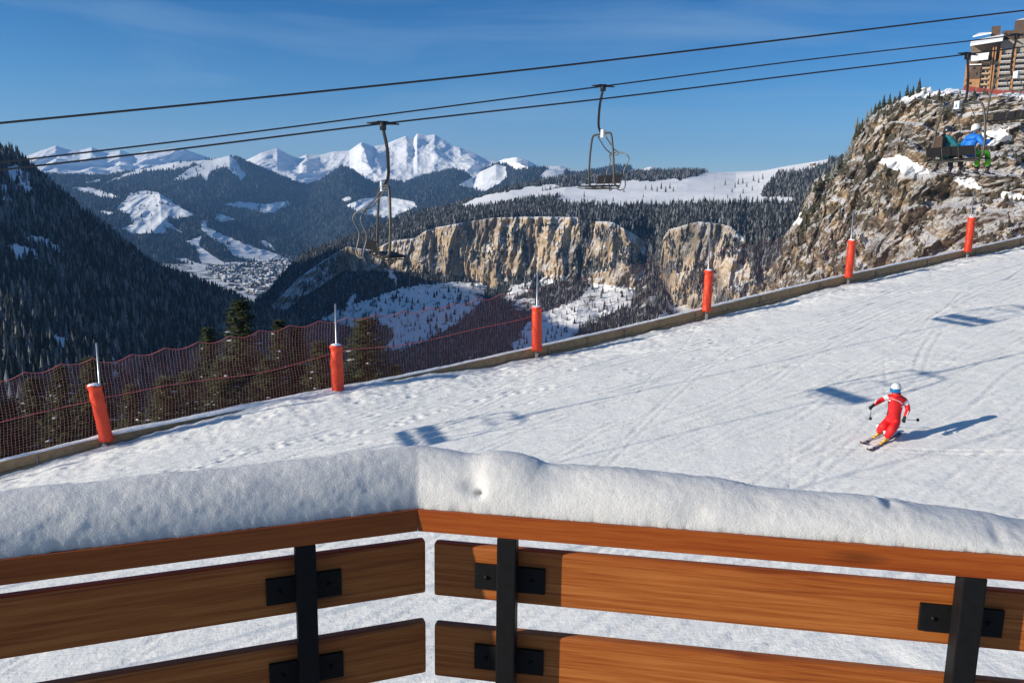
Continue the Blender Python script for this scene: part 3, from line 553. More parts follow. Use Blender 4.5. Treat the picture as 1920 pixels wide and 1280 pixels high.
# ------------------------------------------------------------------ padded posts
post_s = [-10.6, -1.54, 7.03, 16.06, 25.5, 35.0, 44.49, 53.8]
post_lab = ['red padded fence post at the far left end of the net', 'orange red padded post whose crumpled pad leans left, nearest the left edge of the photo',
            'straight orange red padded post beside the wide dark spruce, second from the left', 'orange red padded post with a flared torn top, third from the left',
            'orange red padded post below the shaded gully forest, fourth from the left', 'slim orange red padded post before the craggy cliff, second from the right',
            'smallest orange red padded post, farthest up the slope at the right', 'red padded fence post at the top end of the net']
pad_lean = [0, -.26, -.03, -.05, .03, .05, .04, 0]
pad_h = [2., 2.08, 1.98, 1.98, 2.02, 2.0, 2.0, 2.0]
def make_pad(seed, lean, h, rad):
    nr, nc = 30, 28; V = []
    for i in range(nr):
        t = i/(nr-1); z = t*h
        flare = 1+.16*math.exp(-((1-t)/.05)**2)+.05*math.exp(-(t/.06)**2)-.07*math.exp(-((1-t-.1)/.06)**2)
        for j in range(nc):
            a = 2*math.pi*j/nc; wr = float(noise(math.cos(a)*1.6+seed*3, math.sin(a)*1.6, z*3.2))*.05+float(noise(math.cos(a)*3+seed, math.sin(a)*3, z*11))*.022+.012*math.sin(z*46+math.sin(a)*1.3)
            rr = rad*flare*(1+wr*1.6)
            V.append((rr*math.cos(a)+lean*(t-.35), rr*math.sin(a)*.9, z+.035*(t > .97)*math.sin(3*a+seed)))
    F_ = [(i*nc+j, i*nc+(j+1) % nc, (i+1)*nc+(j+1) % nc, (i+1)*nc+j) for i in range(nr-1) for j in range(nc)]
    F_.append(tuple(range((nr-1)*nc, nr*nc))); F_.append(tuple(range(nc-1, -1, -1)))
    mb = MB(); mb.add(V, F_); return mb
for i, s in enumerate(post_s):
    p = S2(s, 31.72); z0 = float(gz(s))
    t = empty('padded_post', (p[0], p[1], z0), math.atan2(e2[1], e2[0])); tag(t, post_lab[i], 'padded post', 'red padded posts holding up the safety net')
    mb = MB(); mb.tube([(0, .05, -.85), (0, .05, 3.55+.05*(i % 3))], .036, 10); mb.build('pole', M_galv, t, True)
    make_pad(i, pad_lean[i], pad_h[i], .245-.012*(i % 2)-.02*(i > 3)).build('pad', M_pad, t, True)
    m = MB(); m.ball((pad_lean[i]*.65, 0, pad_h[i]+.005), (.23, .2, .06+.01*(i % 3)), 12, 6); m.build('snow_cap', M_capsnow, t, True)
    m = MB(); m.box((0, .0, -.42), (.13, .05, .55)); m.build('bracket', M_galv, t)
# ------------------------------------------------------------------ net spans
net_lab = ['dark red safety net span running off the left edge of the photo', 'red safety net span before the spruces, between the leaning post and the second post', 'safety net span over the shaded valley, between the second and third posts',
           'pale safety net span between the third and fourth posts', 'faint safety net span between the fourth and fifth posts', 'faint safety net span before the craggy cliff, between the fifth and last posts', 'fine safety net span running off the right edge of the photo']
def net_top(s): u = (s-post_s[1])/1.14; return 2.72+.16*(2*abs((u % 1)-.5))**1.6+.12*math.sin(s*.35)+(.22 if s < -1.6 else 0)
def net_mid(s): return 1.52+.05*math.sin(s*1.1)-.14*math.sin(math.pi*(((s-post_s[1])/9.2) % 1))
def strand(P, r, V, Fc):        # three sided strand through the points
    k = len(P); b = len(V); P = np.array(P)
    T = np.gradient(P, axis=0); T /= np.linalg.norm(T, axis=1)[:, None]
    up = np.array([n2_[0], n2_[1], 0.]); A = np.cross(T, up); A /= np.linalg.norm(A, axis=1)[:, None]; B = np.cross(A, T)
    for q in range(3):
        th = 2*math.pi*q/3
        V.append(P+(A*math.cos(th)+B*math.sin(th))*r)
for i in range(7):
    a, b = post_s[i], post_s[i+1]; t = empty('safety_net', (0, 0, 0)); tag(t, net_lab[i], 'safety net', 'safety net spans along the edge of the piste')
    Vs, Fs, off = [], [], 0; rn = (.0034, .0036, .0023, .0015, .0015, .0015, .0017)[i]
    def add(P, r):
        global off
        k = len(P); L3 = []; strand(P, r, L3, None); Vs.append(np.concatenate(L3))
        for q in range(3):
            for m in range(k-1): Fs.append((off+q*k+m, off+q*k+m+1, off+((q+1) % 3)*k+m+1, off+((q+1) % 3)*k+m))
        off += 3*k
    nv = 28; cell = .115
    def npnt(s, h):
        dn = .10*math.sin(s*.8+h)+.05*float(noise(s*.7, h*1.1, 3.3)); q = S2(s+.03*float(noise(s*1.3, h*2, 8.1))+.05*math.sin(h*1.7+s*.2), 32.05+dn)
        return (q[0], q[1], float(gz(s))+.05+h)
    ns = int((b-a)/cell)
    for k in range(ns+1):
        s = a+(b-a)*k/ns; tp = net_top(s)
        add([npnt(s, tp*j/14) for j in range(15)], rn)
    for j in range(nv):
        add([npnt(a+(b-a)*k/60, net_top(a+(b-a)*k/60)*j/nv) for k in range(61)], rn)
    me = np_mesh('netting', np.concatenate(Vs), np.array(Fs)); link_mesh('netting', me, M_netr, t)
    for nm, fn, r in (('top_rope', net_top, .014 if i < 3 else .005), ('middle_rope', net_mid, .017 if i < 3 else .007)):
        m = MB(); m.tube([npnt(a+(b-a)*k/80, fn(a+(b-a)*k/80)) for k in range(81)], r, 5); m.build(nm, M_rope, t, True)
# ------------------------------------------------------------------ timber kerb
t = empty('timber_kerb', (0, 0, 0)); tag(t, 'long weathered timber kerb with snow on top edging the piste below the net', 'timber kerb')
s = -14.
while s < 58:
    ln = 4.1; m = MB()
    for r_, (h0, h1) in enumerate(((-.72, -.30), (-.285, .10))):
        V = []; k = 9
        for j in range(k):
            ss = s+.01+(ln-.02)*j/(k-1); z = float(gz(ss)); jz = .012*math.sin(ss*3+r_)
            for (nn, hh) in ((31.93+.015*r_, h0), (32.14, h0), (32.14, h1), (31.93+.015*r_, h1)):
                q = S2(ss, nn+.01*math.sin(ss*2.1+r_*2)); V.append((q[0], q[1], z+hh+jz))
        m.add(V, [(j*4+c, j*4+(c+1) % 4, (j+1)*4+(c+1) % 4, (j+1)*4+c) for j in range(k-1) for c in range(4)]+[(0, 3, 2, 1), tuple(range((k-1)*4, k*4))])
    m.build('beam', M_timber, t)
    q = S2(s+2.1, 31.9); m = MB(); m.box((q[0], q[1], float(gz(s+2.1))-.25), (.055, .04, .42), math.atan2(e2[1], e2[0])); m.build('bracket', M_brk, t)
    s += ln
V = []; k = 900; kk = 9
for j in range(k):
    ss = -14+72*j/(k-1); z = float(gz(ss))+.09; hh = .055+.05*float(noise(ss*.8, .3, .2))+.09*math.exp(-((ss-3)/5)**2)+.02*float(noise(ss*4, 1, 1))
    for c in range(kk):
        a = math.pi*c/(kk-1); q = S2(ss, 32.03-(.13+.02*float(noise(ss*2, c, 4))+.07*math.exp(-((ss-3)/5)**2))*math.cos(a)); V.append((q[0], q[1], z+max(hh, .012)*math.sin(a)))
m = MB(); m.add(V, [(j*kk+c, j*kk+c+1, (j+1)*kk+c+1, (j+1)*kk+c) for j in range(k-1) for c in range(kk-1)]); m.build('snow_cap', M_capsnow, t, True)
# ------------------------------------------------------------------ spruces behind the net
M_needle = simple('spruce_needles', (.052, .064, .025), .75, 0, 1.3, .35, 0, .2)
M_bark = simple('spruce_bark', (.09, .065, .045), .9, 0, 8, .2)
def spruce_meshes(seed, h, R):
    rg = random.Random(seed); V = []; Fc = []; SV = []; SF = []
    def leaf(p, d, side, ln, wd):
        b = len(V); u = d.normalized(); sd = side.normalized()
        V.extend([p-sd*wd*.5, p+sd*wd*.5, p+u*ln*.6+sd*wd*.42+Vector((0, 0, -.05*ln)), p+u*ln+Vector((0, 0, -.18*ln)), p+u*ln*.6-sd*wd*.42]); Fc.append((b, b+1, b+2, b+3, b+4))
    z = .06*h
    while z < h*.985:
        t = z/h; rad = R*(1-t)**.82*(.82+.3*rg.random())+.1; nb = int(6+7*(1-t)); a0 = rg.random()*6.28
        for k in range(nb):
            a = a0+6.283*k/nb+rg.uniform(-.25, .25); rl = rad*rg.uniform(.62, 1.15)
            if rg.random() < .05: rl *= .45
            dz = -.10-.22*(1-t)+rg.uniform(-.08, .08)+.25*t; d = Vector((math.cos(a), math.sin(a), dz)); n_st = max(3, int(rl/.17))
            for q in range(n_st):
                f = (q+.6)/n_st; p = Vector((0, 0, z+rg.uniform(-.05, .05)))+d*(rl*f)+Vector((0, 0, .16*rl*f*f))
                tang = Vector((-math.sin(a), math.cos(a), 0)); sz = .20+.42*rl*(1-f)*.5+.05
                for sg in (-1, 1):
                    dd = (d*.75+tang*sg*rg.uniform(.5, 1.1)+Vector((0, 0, rg.uniform(-.5, .1)))); leaf(p, dd, Vector((0, 0, 1)).cross(dd)+Vector((0, 0, rg.uniform(-.5, .5))), sz*rg.uniform(.7, 1.3), .10+.05*rg.random())
                if rg.random() < .5: leaf(p, Vector((rg.uniform(-.3, .3), rg.uniform(-.3, .3), -1)), tang, .22, .12)
            leaf(Vector((0, 0, z))+d*rl*.92+Vector((0, 0, .14*rl)), d, Vector((-math.sin(a), math.cos(a), 0)), .28, .12)
            if rg.random() < .10 and rl > .5:
                f0 = rg.uniform(.45, .8); b = len(SV); c = Vector((0, 0, z+.06))+d*(rl*f0)+Vector((0, 0, .16*rl*f0*f0)); tg = Vector((-math.sin(a), math.cos(a), 0)); l2 = rl*.16+.07
                dd = d.normalized()
                ring = [c+dd*l2*math.cos(x)+tg*.10*math.sin(x)+Vector((0, 0, .02*rg.random())) for x in [i*1.047 for i in range(6)]]
                SV.extend(ring+[c+Vector((0, 0, .08))]); SF.extend([(b+i, b+(i+1) % 6, b+6) for i in range(6)]+[(b+5, b+4, b+3, b+2, b+1, b)])
        z += .17+.30*(1-t)*rg.uniform(.8, 1.2)*h/15
    return V, Fc, SV, SF
spr_kinds = []
def spruce(name, px, py, D, h, R, kind, rz, label, group='spruces standing behind the safety net'):
    top = at(px, py, D); t = empty(name, (top[0], top[1], top[2]-h), rz); tag(t, label, 'spruce', group)
    while len(spr_kinds) <= kind:
        V, Fc, SV, SF = spruce_meshes(40+len(spr_kinds), 15., 3.1); mc = bpy.data.meshes.new('crown'); mc.from_pydata([tuple(v) for v in V+SV], [], Fc+[tuple(i+len(V) for i in f) for f in SF]); mc.polygons.foreach_set('material_index', [0]*len(Fc)+[1]*len(SF)); mc.materials.append(M_needle); mc.materials.append(M_capsnow)
        mt = MB(); mt.tube([(0, 0, -3), (0.02, 0, 5), (0, .02, 14.8)], [.2, .13, .02], 8); to = mt.build('trunk', M_bark, None, True); mt_ = to.data; bpy.data.objects.remove(to)
        spr_kinds.append((mc, mt_))
    for nm, me in zip(('crown', 'trunk'), spr_kinds[kind]):
        o = bpy.data.objects.new(nm, me); COL.objects.link(o); o.parent = t; o.scale = (R/2.15, R/2.15, h/15.)
for a in [(450, 556, 52, 16, 3.3, 0, 0, 'tallest olive green spruce rising highest above the net, between the first two posts'), (391, 606, 57, 14, 2.3, 1, 1, 'narrow spruce just left of the tallest spruce'),
          (524, 592, 55, 14, 2.5, 2, 2, 'pointed spruce right of the tallest spruce, its tip above the net rope'), (556, 604, 52, 13, 2.7, 3, 3, 'broad spruce close to the left of the second padded post'),
          (684, 588, 45, 13, 3.1, 1, 4, 'wide dark spruce just right of the second padded post'), (310, 700, 41, 9, 2.6, 2, 5, 'low spruce with snow on its boughs in the middle of the first net span'),
          (172, 662, 50, 14, 2.8, 3, 6, 'spruce directly behind the leaning padded post'), (112, 680, 56, 14, 2.5, 0, 2.5, 'spruce left of the leaning padded post with its tip at the net rope'),
          (600, 632, 47, 12, 2.5, 2, 1.2, 'short spruce touching the second padded post from the left'), (60, 700, 60, 13, 2.6, 1, 3.3, 'dim spruce behind the net near the left edge of the photo'),
          (18, 740, 50, 11, 2.6, 3, .4, 'spruce cut by the left edge of the photo behind the net'), (246, 716, 44, 10, 2.0, 0, 5.3, 'small spruce right of the leaning padded post, lower than the net rope'),
          (420, 665, 43, 11, 2.7, 2, 4.4, 'full spruce low behind the net below the tallest one'), (505, 665, 45, 11, 2.8, 3, 2.2, 'full spruce low behind the net right of the tallest one'),
          (352, 690, 45, 11, 2.3, 1, 5.9, 'spruce low behind the net left of the tallest one'), (742, 680, 52, 10, 2.2, 0, 1.9, 'small spruce peeping over the kerb right of the wide dark spruce'), (-40, 720, 50, 12, 2.7, 2, 3, 'spruce behind the net beyond the left edge')]:
    spruce('spruce', *a)
# ------------------------------------------------------------------ conifers on the craggy cliff and plateau, one by one
M_t1 = simple('cliff_spruce_green', (.045, .05, .03), .85, 0, 1.2, .3, 0, .2)
M_t2 = simple('frosted_spruce', (.19, .20, .19), .85, 0, .5, .45, 0, .2)
def small_tree(seed):
    rg = np.random.RandomState(seed); V = []; Fc = []; n = 9; sd = 9
    for k in range(n):
        b = len(V); z0 = .06+.88*k/n; r = .2*(1-k/n)**.85*(1+.2*rg.randn()*.5)+.012
        for j in range(sd):
            a = 6.283*j/sd+k; q = r*(1+.5*(rg.rand()-.5)+(.25 if j % 2 else -.15)); V.append((q*math.cos(a), q*math.sin(a), z0-.05*(j % 2)))
        V.append((0.01*rg.randn(), .01*rg.randn(), min(1, z0+.2)))
        Fc += [(b+j, b+(j+1) % sd, b+sd) for j in range(sd)]
    me = bpy.data.meshes.new('crown'); me.from_pydata(V, [], Fc); return me
tm = [small_tree(i) for i in range(4)]
for i, m_ in enumerate(tm): m_.materials.append(M_t1 if i < 2 else M_t2)
tt = bpy.data.meshes.new('trunk'); mb = MB(); mb.tube([(0, 0, -.12), (0, 0, .9)], [.016, .004], 6); to = mb.build('trunk', M_bark); tt = to.data; bpy.data.objects.remove(to)
def lone(pos, h, k, label, group, fat=1.):
    t = empty('conifer', pos, random.random()*6); tag(t, label, 'conifer', group); t.scale = (h*fat, h*fat, h)
    for nm, me in (('crown', tm[k]), ('trunk', tt)):
        o = bpy.data.objects.new(nm, me); COL.objects.link(o); o.parent = t
def surf(P, PX, PY, px, py):
    d = (PX-px)**2+(PY-py)**2; i = np.unravel_index(np.argmin(d), d.shape); return P[i]
for (px, py, h) in [(1722, 172, 7.5), (1700, 178, 6), (1706, 180, 4), (1686, 185, 5), (1668, 194, 6), (1656, 200, 7), (1648, 205, 6), (1676, 192, 4), (1640, 212, 6), (1734, 174, 4.5), (1712, 176, 5)]:
    lone(surf(PE, pxE, pyE, px, py+3), h, random.choice((0, 1, 2)), 'small dark conifer on the skyline of the craggy cliff', 'conifers on the top edge of the craggy cliff', .95)
for (px, py, h) in [(1632, 222, 7), (1624, 232, 8), (1616, 240, 6), (1610, 256, 8), (1604, 262, 9), (1600, 276, 8), (1596, 290, 10), (1590, 300, 9), (1584, 306, 8), (1576, 318, 10), (1568, 326, 9), (1560, 334, 10), (1552, 340, 9), (1544, 344, 11), (1536, 352, 9), (1528, 360, 8), (1590, 318, 7), (1606, 240, 7), (1520, 372, 7)]:
    lone(surf(PE, pxE, pyE, px, py+2), h, random.choice((0, 1, 3)), 'dark conifer clinging to the steep left shoulder of the craggy cliff', 'conifers down the left shoulder of the craggy cliff', .9)
for (px, py, h) in [(1512, 415, 9), (1516, 425, 8), (1508, 432, 9), (1520, 405, 7), (1504, 446, 8), (1524, 398, 7), (1530, 420, 7), (1545, 380, 7), (1535, 390, 6), (1500, 460, 7)]:
    lone(surf(PE, pxE, pyE, px, py), h, random.choice((0, 1)), 'dark conifer in the cleft low on the left of the craggy cliff', 'conifers in the cleft of the craggy cliff')
for (px, py, h) in [(1210, 350, 17), (1222, 352, 19), (1232, 355, 18), (1240, 350, 20), (1248, 356, 18), (1256, 349, 20), (1262, 354, 16), (1095, 365, 18), (1115, 374, 14), (1090, 375, 14), (1206, 366, 12), (1360, 342, 18), (1378, 348, 18), (1384, 342, 20), (1392, 338, 20), (1400, 346, 16), (1393, 358, 14), (1372, 356, 14), (1412, 335, 20), (1422, 338, 18), (1340, 350, 13), (1430, 332, 20), (1364, 368, 11), (1388, 366, 12), (1410, 352, 14), (1010, 366, 16), (980, 370, 16), (1030, 364, 16), (1150, 372, 12), (1300, 372, 12), (1320, 368, 10), (1170, 356, 12)]:
    lone(surf(PD, pxD, pyD, px, py+5), h, random.choice((2, 3, 1)), 'small conifer dotted on the sunny snowfield of the plateau', 'conifers scattered over the plateau snowfield', .8)
#PART4
# ------------------------------------------------------------------ chairlift
rd = np.array([.9475, .3197]); RZ = math.atan2(rd[1], rd[0])
def line_at(px, P0, py):          # survey of a rope: bearing px meets the plan line through P0
    d = ray(px, py); A = np.array([[d[0], -rd[0]], [d[1], -rd[1]]]); t, s = np.linalg.solve(A, P0); return d*t
c3 = at(718, 232, 21.5)[:2]; c2 = at(1131, 160, 28.5)[:2]; c1 = at(960, 125, 17)[:2]
def rope(P0, pts, r, label):
    P = [line_at(px, P0, py) for px, py in pts]; a, b = P[0], P[-1]
    u0 = P[0]+(P[0]-P[1])/np.linalg.norm(P[0]-P[1])*25; u1 = P[-1]+(P[-1]-P[-2])/np.linalg.norm(P[-1]-P[-2])*60
    m = MB(); m.tube([u0]+list(smooth_path(P, 6))+[u1], r, 8); return tag(m.build('lift_cable', M_cable, None, True), label, 'cable')
rope(c3, [(0, 319), (300, 284), (718, 232), (1160, 182), (1500, 140), (1815, 102), (1920, 88)], .022, 'lowest of the three dark cables, carrying the chair with the two riders')
rope(c2, [(0, 305), (400, 257), (800, 205), (1131, 162), (1500, 114), (1810, 78), (1920, 64)], .024, 'middle one of the three dark cables, carrying the empty chair seen against the sky')
rope(c1, [(0, 231), (480, 184), (960, 134), (1440, 78), (1920, 20)], .020, 'uppermost dark cable with no chair hanging from it')
def make_chair():
    t = empty('lift_chair')
    m = MB(); m.tube([(-.42, 0, .0), (-.2, 0, .01), (-.1, 0, .02), (.1, 0, .02), (.2, 0, .01), (.42, 0, 0)], [.018, .034, .05, .05, .034, .018], 8); m.box((0, 0, -.06), (.15, .12, .2)); m.build('grip', M_cable, t, True)
    m = MB(); m.tube(smooth_path([(0, 0, -.05), (.03, 0, -.25), (.10, 0, -.6), (.13, 0, -1.1), (.11, 0, -1.38), (.02, 0, -1.55)], 4), .042, 10); m.build('hanger', M_rust, t, True)
    m = MB()
    m.tube(smooth_path([(-.25, -1.0, -3.36), (-.08, -1.02, -3.30), (-.03, -1.02, -3.0), (-.01, -.97, -2.4), (0, -.84, -1.85), (0, -.74, -1.64), (0, -.58, -1.58), (0, 0, -1.58), (0, .58, -1.58), (0, .74, -1.64), (0, .84, -1.85), (-.01, .97, -2.4), (-.03, 1.02, -3.0), (-.08, 1.02, -3.30), (-.25, 1.0, -3.36)], 5), .037, 8)
    m.tube([(.0, -.3, -1.66), (0, .3, -1.66)], .022, 6)
    for y in (-.98, -.33, .33, .98):
        m.tube(smooth_path([(-.36, y, -2.98), (-.26, y, -3.38), (-.1, y, -3.42), (.42, y, -3.40)], 3), .017, 6)
    m.tube([(-.22, -1, -3.42), (-.22, 1, -3.42)], .022, 6); m.build('bail', M_frame, t, True)
    for k in range(3):
        y = (-.65, 0, .65)[k]
        m = MB(); m.box((.12, y, -3.34), (.52, .60, .045)); m.build('seat', M_seat, t, bevel=.012)
        m = MB(); c, s = math.cos(-.25), math.sin(-.25)
        m.prism([(-.325, -3.24), (-.285, -3.25), (-.36, -2.96), (-.40, -2.95)], y-.30, y+.30); m.build('backrest', M_seat, t, bevel=.008)
    p = MB(); p.box((.02, .20, -1.58), (.14, .20, .26)); pl = p.build('number_plate', M_plate, t, bevel=.008)
    q = MB(); q.box((-.052, .20, -1.61), (.004, .07, .1)); q.build('number', M_plate_b, pl)
    return t
def raised_bar(t):
    m = MB()
    for s in (-1, 1):
        m.tube(smooth_path([(0, s*.30, -1.66), (-.28, s*.30, -2.02), (-.42, s*.28, -2.14), (-.55, s*.40, -2.20), (-.62, s*.62, -2.26), (-.70, s*.72, -2.36), (-.70, s*.72, -2.5), (-.56, s*.68, -2.85), (-.66, s*.64, -3.3), (-.60, s*.5, -3.46), (-.56, s*.22, -3.44)], 4), .021, 6)
        m.tube(smooth_path([(-.55, s*.38, -2.20), (-.50, s*.20, -2.28), (-.46, s*.05, -2.27)], 3), .018, 6)
    m.tube([(-.52, -.34, -2.19), (-.52, .34, -2.19)], .02, 6)
    m.build('safety_bar', M_bar, t, True)
def lowered_bar(t):
    m = MB()
    for s in (-1, 1):
        m.tube(smooth_path([(0, s*.30, -1.66), (.3, s*.34, -2.1), (.55, s*.5, -2.55), (.62, s*.8, -2.72)], 4), .015, 6)
        m.tube(smooth_path([(.62, s*.5, -2.72), (.78, s*.45, -3.2), (.66, s*.42, -3.92), (.60, s*.2, -3.95)], 4), .015, 6)
        m.tube([(.48, s*.25, -3.96), (.78, s*.25, -3.96)], .02, 6)
    m.tube([(.62, -.85, -2.72), (.62, .85, -2.72)], .018, 6); m.build('safety_bar', M_bar, t, True)
ch = make_chair(); proto2 = copy_tree(ch)
raised_bar(ch)
g = 'chairs hanging from the chairlift cables'
def place(o, p, rz, lab, sc_=1.0): o.location = p; o.rotation_euler = (0, 0, rz); tag(o, lab, 'lift chair', g)
p715 = line_at(718, c3, 232); p1130 = line_at(1131, c2, 162); p1815 = line_at(1815, c3, 102); p1905 = line_at(1907, c2, 66)
place(ch, p715, RZ, 'empty lift chair seen side on before the snowy peak, lower of the empty ones')
b = copy_tree(ch); place(b, p1130, RZ+math.pi, 'empty lift chair seen nearly front on against the sky above the plateau')
b = copy_tree(ch); place(b, p1905, RZ+math.pi, 'lift chair cut by the right edge of the photo, hanging before the building')
d_ = -np.array([rd[0], rd[1]])*22.7; off = Vector((p1130[0]+d_[0], p1130[1]+d_[1], 0))
q_ = line_at(-560, c2, 372); b = copy_tree(ch)
# the next chair down the same rope hangs outside the frame; its shadow lies on the piste
slope_r = (p1130[2]-line_at(0, c2, 305)[2])/np.linalg.norm(p1130[:2]-line_at(0, c2, 305)[:2])
off += Vector((rd[0], rd[1], 0))*1.3
place(b, (off.x, off.y, p1130[2]-22.7*slope_r), RZ+math.pi, 'empty lift chair hanging beyond the left edge of the photo')
lowered_bar(proto2); place(proto2, p1815, RZ, 'lift chair carrying two riders, seen from behind before the craggy cliff')
# ------------------------------------------------------------------ people
def simple_c(n, c, r=.7): return simple(n, c, r, 0, 25, .12, .004)
M_red = simple('red_suit', (.68, .008, .012), .65, 0, 8, .12, .03); M_white = simple_c('white_fabric', (.75, .75, .74)); M_blackf = simple_c('black_glove_fabric', (.015, .018, .03)); M_skin = simple_c('skin', (.50, .28, .19), .5)
M_bluej = simple('blue_jacket', (.01, .17, .62), .65, 0, 8, .2, .04); M_green = simple_c('green_trousers', (.10, .42, .02)); M_teal = simple_c('teal_jacket', (.01, .17, .20)); M_brown = simple_c('brown_pack', (.05, .03, .02)); M_darkt = simple_c('dark_trousers', (.02, .02, .03))
M_helm = simple('helmet_shell', (.72, .72, .70), .25, 0, 0); M_helmd = simple('dark_helmet', (.02, .025, .04), .3); M_gog = simple('blue_goggle_lens', (.01, .16, .42), .1, .3); M_boot = simple('yellow_boot_plastic', (.75, .45, .05), .35); M_bootw = simple('white_boot_plastic', (.7, .7, .68), .35); M_bootd = simple('dark_boot_plastic', (.03, .02, .025), .35)
M_ski = simple('dark_red_ski', (.055, .018, .014), .3); M_skiw = simple('ski_lettering', (.75, .72, .68), .4); M_pole = simple('pole_shaft', (.03, .03, .035), .4, .5); M_hair = simple('dark_hair', (.02, .015, .012), .7)
def skin_body(name, J, E, regions, mats, parent=None, root=None, sub=2):
    """one continuous surface grown over the joints; every face takes the material of the nearest limb"""
    names = list(J); me = bpy.data.meshes.new(name); me.from_pydata([tuple(J[n][0]) for n in names], [(names.index(a), names.index(b)) for a, b in E], [])
    o = bpy.data.objects.new(name, me); COL.objects.link(o)
    md = o.modifiers.new('s', 'SKIN'); md.use_smooth_shade = True
    lay = me.skin_vertices[0].data
    for i, n in enumerate(names):
        r = J[n][1]; r = r if isinstance(r, tuple) else (r, r); lay[i].radius = r; lay[i].use_root = (n == (root or names[0]))
    s2 = o.modifiers.new('u', 'SUBSURF'); s2.levels = sub; s2.render_levels = sub
    dg = bpy.context.evaluated_depsgraph_get(); m2 = bpy.data.meshes.new_from_object(o.evaluated_get(dg)); bpy.data.objects.remove(o)
    r_ = link_mesh(name, m2, None, None); m2.materials.clear()
    for m in mats: m2.materials.append(m)
    segs = [(Vector(J[a][0]), Vector(J[b][0]), k, ta, tb) for a, b, k, ta, tb in regions]
    for f in m2.polygons:
        f.use_smooth = True; c = f.center; best = 1e9; bi = 0
        for a, b, k, ta, tb in segs:
            ab = b-a; t = max(0, min(1, (c-a).dot(ab)/max(ab.length_squared, 1e-9))); t2 = max(ta, min(tb, t)); d = (c-(a+ab*t2)).length
            if d < best: best = d; bi = k
        f.material_index = bi
    if parent: r_.parent = parent
    return r_
def frame(fwd, up=Vector((0, 0, 1))):
    f = fwd.normalized(); r = f.cross(up).normalized(); u = r.cross(f).normalized(); return f, r, u
def head_parts(parent, c, fwd, hm, gog=None, hair=None, s=1., up=Vector((0, 0, 1))):
    f, r, u = frame(fwd, up); M = Matrix((( f.x, r.x, u.x), (f.y, r.y, u.y), (f.z, r.z, u.z)))
    def put(mb, name, mat):
        mb.v = [tuple(Vector(c)+M@Vector(v)*s) for v in mb.v]; return mb.build(name, mat, parent, True)
    # face: jaw, nose, ears
    m = MB(); m.ball((.012, 0, -.01), (.088, .074, .112), 14, 10); m.ball((.094, 0, -.02), (.02, .015, .026), 8, 6); m.ball((.086, 0, -.058), (.012, .026, .009), 8, 5)
    for sg in (-1, 1): m.ball((0, sg*.076, -.015), (.018, .01, .03), 8, 5); 
    put(m, 'face', M_skin)
    if not gog:
        m = MB(); [m.ball((.088, sg*.031, .006), (.012, .014, .009), 8, 5) for sg in (-1, 1)]; put(m, 'eyes', M_darkt)
    m = MB(); V = []; nu, nv = 20, 9
    for i in range(nv):
        a = (math.pi*.56)*i/(nv-1)
        for j in range(nu):
            b = 2*math.pi*j/nu; lo = .06*max(0, -math.cos(b)) if i > 5 else 0
            V.append((-.012+.128*math.sin(a)*math.cos(b), .112*math.sin(a)*math.sin(b), .025+.125*math.cos(a)-lo*(i-5)/3 if i > 5 else .025+.125*math.cos(a)))
    m.add(V, [(i*nu+j, (i+1)*nu+j, (i+1)*nu+(j+1) % nu, i*nu+(j+1) % nu) for i in range(nv-1) for j in range(nu)]+[tuple(range((nv-1)*nu+nu-1, (nv-1)*nu-1, -1))]); put(m, 'helmet' if not hair else 'hat', hm)
    if gog:
        m = MB(); V = []; n = 11
        for i in range(n):
            a = -1.15+2.3*i/(n-1)
            for (rr, z) in ((.100, -.062), (.132, -.050), (.136, .012), (.118, .036)): V.append((rr*math.cos(a)+.005, rr*.92*math.sin(a), z+(-.012 if abs(a) < .2 and z > -.03 and z < 0 else 0)))
        m.add(V, [(i*4+k, i*4+k+1, i*4+5+k, i*4+4+k) for i in range(n-1) for k in range(3)]); put(m, 'goggles', gog)
def glove(parent, c, fdir, grip, s=1., mat=None, name='glove'):
    """palm, four curled fingers of unequal length and a thumb closing round the handle"""
    f, r, u = frame(fdir, grip); m = MB(); M = Matrix(((f.x, r.x, u.x), (f.y, r.y, u.y), (f.z, r.z, u.z)))
    m.ball((-.02, 0, 0), (.055, .028, .05), 10, 7)
    for k, (z, l) in enumerate(((.036, .9), (.012, 1.), (-.012, .95), (-.034, .78))):
        m.tube(smooth_path([(.02, .012, z), (.055*l, .012, z), (.068*l, -.018, z), (.045, -.042*l, z), (.022, -.040*l, z)], 2), [.014]*4+[.013]*4+[.011], 6)
    m.tube(smooth_path([(-.03, -.018, .035), (-.005, -.04, .045), (.03, -.036, .03), (.045, -.02, .022)], 2), .014, 6)
    m.tube([(-.11, 0, 0), (-.04, 0, 0)], [.042, .036], 8)
    m.v = [tuple(Vector(c)+M@Vector(v)*s) for v in m.v]; return m.build(name, mat or M_blackf, parent, True)
def boot(parent, ankle, fwd, mat, mat2=None, s=1.):
    f, r, u = frame(fwd); A = Vector(ankle)
    m = MB(); P = [A-u*.10-f*.09, A-u*.105+f*.04, A-u*.115+f*.11, A-u*.125+f*.16]
    m.tube(P, [.046, .050, .042, .028], 8); m.build('boot_shell', mat, parent, True)
    m = MB(); m.tube([A-u*.11-f*.03, A+u*.02-f*.01, A+u*.16+f*.03], [.06, .058, .072], 10); m.build('boot_cuff', mat2 or mat, parent, True)
